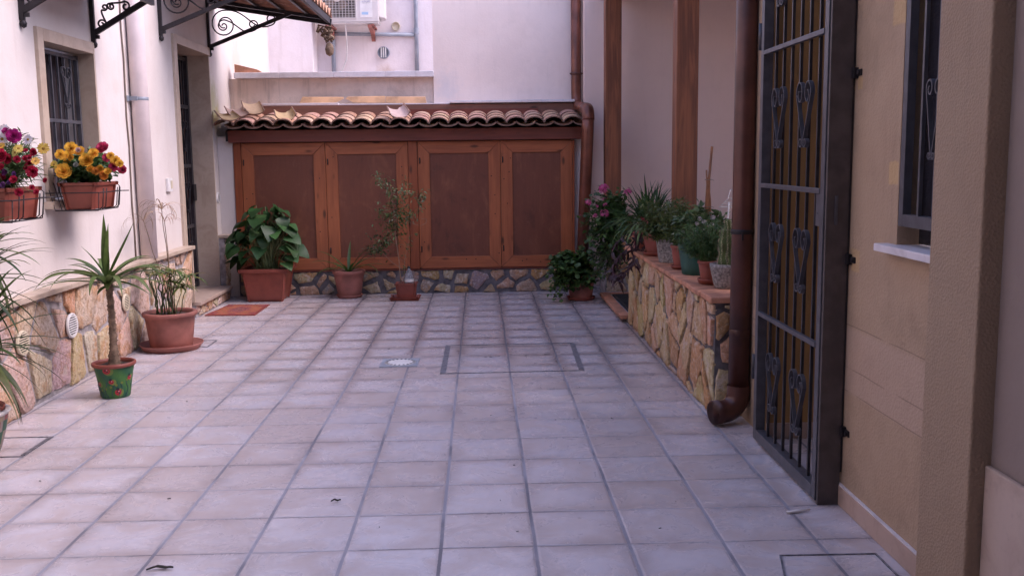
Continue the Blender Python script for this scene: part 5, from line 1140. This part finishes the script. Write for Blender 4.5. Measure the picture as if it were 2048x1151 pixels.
def column(m, sp, b_, pts, rs, ribs=6):
    base = len(m.v); seg = ribs * 4
    for p, rr in zip(pts, rs):
        for k in range(seg): a = 2 * math.pi * k / seg; q = rr * (1 + .16 * math.cos(ribs * a)); m.v.append((p[0] + q * math.cos(a), p[1] + q * math.sin(a), p[2]))
    for i in range(len(pts) - 1):
        for k in range(seg): k2 = (k + 1) % seg; m.face([base + i * seg + k, base + i * seg + k2, base + (i + 1) * seg + k2, base + (i + 1) * seg + k], sm=True)
    for p, rr in zip(pts[:-1], rs):
        for k in range(ribs):
            a = 2 * math.pi * k / ribs; o = Vector((p[0] + rr * 1.15 * math.cos(a), p[1] + rr * 1.15 * math.sin(a), p[2]))
            for j in range(4): sp.tube([o, o + Vector((math.cos(a + b_.uniform(-.9, .9)), math.sin(a + b_.uniform(-.9, .9)), b_.uniform(-.6, .9))) * .009], .0006, 3, cap=False)
m = MB(); sp_ = MB(); r = random.Random(81)
def cac(x, y, h, rr, lean):
    n = 24; pts = [(x + lean * (k / n) + .002 * math.sin(k * .7), y, zs + h * k / n) for k in range(n + 1)]; rs = [rr * (.85 + .15 * math.sin(k * .55)) * (1 if k < n - 3 else math.sqrt(max(.02, 1 - ((k - n + 3) / 3.2) ** 2))) for k in range(n + 1)]; column(m, sp_, r, pts, rs)
cac(1.337, 5.32, .225, .024, .006); cac(1.377, 5.33, .275, .020, -.012); cac(1.357, 5.37, .16, .018, -.01); m.build("columns", 'cactus', t); sp_.build("spines", 'spine', t)
t = thing("wire_ornament", "small white wire shelf shaped garden ornament on a rod behind the brown pipe", "ornament", (1.43, 5.6, .70)); m = MB()
Q = lambda x, y: px2(x, y, 5.60)
for P_ in ([(1461, 379), (1456, 398), (1438, 413), (1475, 413)], [(1438, 413), (1441, 414), (1475, 414)], [(1444, 409), (1475, 409)], [(1448, 405), (1475, 405)], [(1458, 396), (1462, 396), (1475, 412)], [(1461, 379), (1466, 379), (1475, 398)]): m.tube([Q(*p) for p in P_], .0022, 6)
m.build("wire_shelf", 'plastic', t); MB().tube([Q(1458, 404), Q(1456, 440), Vector((Q(1455, 460).x, 5.60, .636))], .0045, 8).build("rod", 'plastic', t)

# --- flower boxes on the left wall
def flowerbox(t, y0, x0=-2.525, x1=-2.305, L=.36, z0=1.085, z1=1.245):
    m = MB(); yc, xc = y0 + L / 2, (x0 + x1) / 2; hx = (x1 - x0) / 2; hy = L / 2
    sqprof(m, xc, yc, [(hx * .80, hy * .93, z0), (hx * .98, hy * 1.0, z1 - .022), (hx * 1.08, hy * 1.03, z1 - .020), (hx * 1.10, hy * 1.04, z1), (hx * 1.0, hy, z1 + .001), (hx * .95, hy * .98, z1 - .02)]); m.build("trough", 'clay', t, bevel=.003)
    m = MB(); m.box(xc - hx * .9, xc + hx * .9, yc - hy * .93, yc + hy * .93, z1 - .0195, z1 - .013); m.build("soil", 'dirtdark', t)
    w_ = MB(); za = z0 - .006; zb = z0 + .10; xf = x1 + .015; xb = x0 - .02
    for y in (yc - hy * .72, yc - hy * .45, yc + hy * .55, yc + hy * .8): w_.tube([(xb - .03, y, zb + .06), (xb + .01, y, za), (xf - .025, y, za), (xf, y, za + .02), (xf + .012, y, zb + .025)], .0032, 7)
    w_.tube([(xf + .006, yc - hy * 1.12, zb), (xf + .006, yc + hy * 1.12, zb)], .0035, 7); w_.tube([(xf - .02, yc - hy * .95, za), (xf - .02, yc + hy * .95, za)], .0032, 7)
    w_.tube([(xb, yc - hy * 1.1, za + .003), (xf, yc - hy * 1.1, za + .003)], .0032, 7); w_.tube([(xb - .03, yc - hy * 1.1, zb + .02), (xb, yc - hy * 1.1, za), (xf, yc - hy * 1.1, za), (xf + .008, yc - hy * 1.1, zb)], .0032, 7)
    w_.tube([(-2.597, yc - hy * 1.1, zb), (xf + .012, yc - hy * 1.1, zb)], .0035, 7)
    yh = yc + hy * 1.12; w_.tube([(-2.597, yh, zb), (xf + .045, yh, zb)], .0035, 7)
    # the wire heart at the far end
    hp = []
    for k in range(19):
        u = k / 18; hp.append((xf - .07 + .032 * math.sin(u * 2 * math.pi) * (1 - .25 * math.cos(u * 2 * math.pi)), yh, zb + .005 + .035 * math.cos(u * math.pi * 2) - (.0 if .1 < u < .9 else .02 * (1 - abs(u - (0 if u < .5 else 1)) * 10))))
    w_.tube([(xf - .075, yh, za), (xf - .075, yh, zb + .03), (xf - .060, yh, zb + .046), (xf - .045, yh, zb + .03), (xf - .030, yh, zb + .046), (xf - .012, yh, zb + .03), (xf - .03, yh, za), (xf - .11, yh, za)], .0032, 7)
    w_.build("wire_holder", 'ironD', t); return xc, yc, z1
t = thing("flower_box", "terracotta flower box of yellow and pink ranunculus in a wire holder under the barred window", "flower box", (-2.42, 6.1, 1.09), None)
xc, yc, zt = flowerbox(t, 5.95)
bush(t, (xc, yc, zt), (xc - .005, yc - .01, zt + .085), (.19, .24, .105), 190, 8, .050, .030, [(.04, .10, .035), (.055, .125, .04), (.03, .08, .04)], 91, 'ovate', .002, 'stem', sag=.03, start=.35, shell=.2)
r = random.Random(92); m = MB(); m2 = MB(); s_ = MB(); YL = (.95, .60, .08); OR = (.92, .42, .08); PK = (.62, .06, .16)
m = None
for x, y, rad, c_ in ((129, 344, .037, YL), (143, 298, .030, YL), (121, 309, .024, YL), (131, 311, .020, YL), (140, 316, .019, YL), (175, 322, .034, YL), (188, 308, .024, YL), (160, 304, .024, YL), (168, 330, .022, YL), (222, 312, .018, YL), (136, 326, .020, YL), (216, 344, .018, YL), (181, 339, .018, YL), (192, 343, .020, OR), (202, 338, .018, YL), (210, 350, .023, OR), (233, 322, .024, YL), (207, 298, .030, PK), (214, 316, .020, PK), (228, 333, .022, PK), (246, 339, .021, PK), (157, 300, .012, (.7, .5, .5)), (153, 330, .013, (.5, .52, .5)), (239, 327, .018, YL)):
    p = px2(x, y, r.uniform(5.86, 6.0)); d = Vector((.15 + r.uniform(-.3, .3), -1, r.uniform(-.1, .7))); m = MB(); ranunc(m, r, p, d, rad * 1.3, c_, 6); m.build('flower', 'petal', t); s_.tube(stemcurve(p, (xc + r.uniform(-.05, .05), yc, zt), .02, r), .0022, 5)
p = px2(108, 329, 5.95); m = MB(); daisy(m, r, p, (-.2, -1, .2), .028, (.80, .58, .10)); s_.tube(stemcurve(p, (xc - .05, yc, zt), .03, r), .0018, 5)
m.build("flower", 'petal', t); s_.build("flower_stalks", 'stem', t)
t = thing("flower_box", "terracotta flower box of red carnations, magenta blooms and pale daisies at the left edge", "flower box", (-2.42, 5.0, 1.09), None)
xc, yc, zt = flowerbox(t, 4.86)
bush(t, (xc, yc, zt), (xc + .0, yc - .02, zt + .14), (.21, .25, .17), 210, 10, .055, .011, [(.03, .075, .03), (.045, .10, .04), (.06, .13, .05), (.10, .13, .05)], 95, 'lance', .0018, 'stem', sag=.03, start=.3, shell=.2)
m = MB(); m2 = MB(); m3 = MB(); s_ = MB(); r = random.Random(96); RD = (.50, .02, .07); MG = (.45, .02, .22)
for x, y, rad, c_ in ((28, 273, .036, MG), (14, 264, .022, MG), (5, 312, .034, RD), (16, 318, .026, RD), (69, 304, .020, RD), (52, 317, .016, RD), (34, 319, .018, RD), (60, 315, .014, RD), (60, 328, .022, RD), (66, 343, .030, RD), (55, 336, .018, RD), (28, 360, .020, RD), (4, 355, .018, RD), (92, 361, .014, RD), (74, 385, .015, RD), (64, 375, .014, RD), (38, 384, .020, RD), (12, 345, .018, (.22, .05, .22)), (30, 348, .014, (.22, .08, .30)), (8, 370, .016, (.22, .08, .26)), (18, 366, .012, (.20, .08, .3)), (52, 302, .012, RD), (2, 335, .02, RD)):
    p = px2(x, y, r.uniform(4.78, 4.95)); d = Vector((r.uniform(-.4, .5), -1, r.uniform(-.2, .8))); m = MB(); ranunc(m, r, p, d, rad * 1.0, c_, 5); m.build('flower', 'petal', t); s_.tube(stemcurve(p, (xc + r.uniform(-.05, .05), yc, zt), .02, r), .0018, 5)
for x, y, rad, c_ in ((56, 279, .026, (.70, .68, .72)), (8, 261, .034, (.70, .68, .72)), (4, 278, .03, (.70, .68, .72)), (87, 297, .032, (.72, .52, .10)), (37, 297, .026, (.70, .55, .12)), (30, 305, .024, (.74, .62, .2)), (71, 322, .022, (.74, .45, .10)), (2, 292, .022, (.72, .45, .06))):
    p = px2(x, y, r.uniform(4.80, 4.95)); m2 = MB(); daisy(m2, r, p, (r.uniform(-.5, .5), -1, r.uniform(0, .8)), rad, c_); m2.build('daisy', 'petal', t); s_.tube(stemcurve(p, (xc + r.uniform(-.05, .05), yc, zt), .01, r), .0016, 5)
s_.build("flower_stalks", 'stem', t)
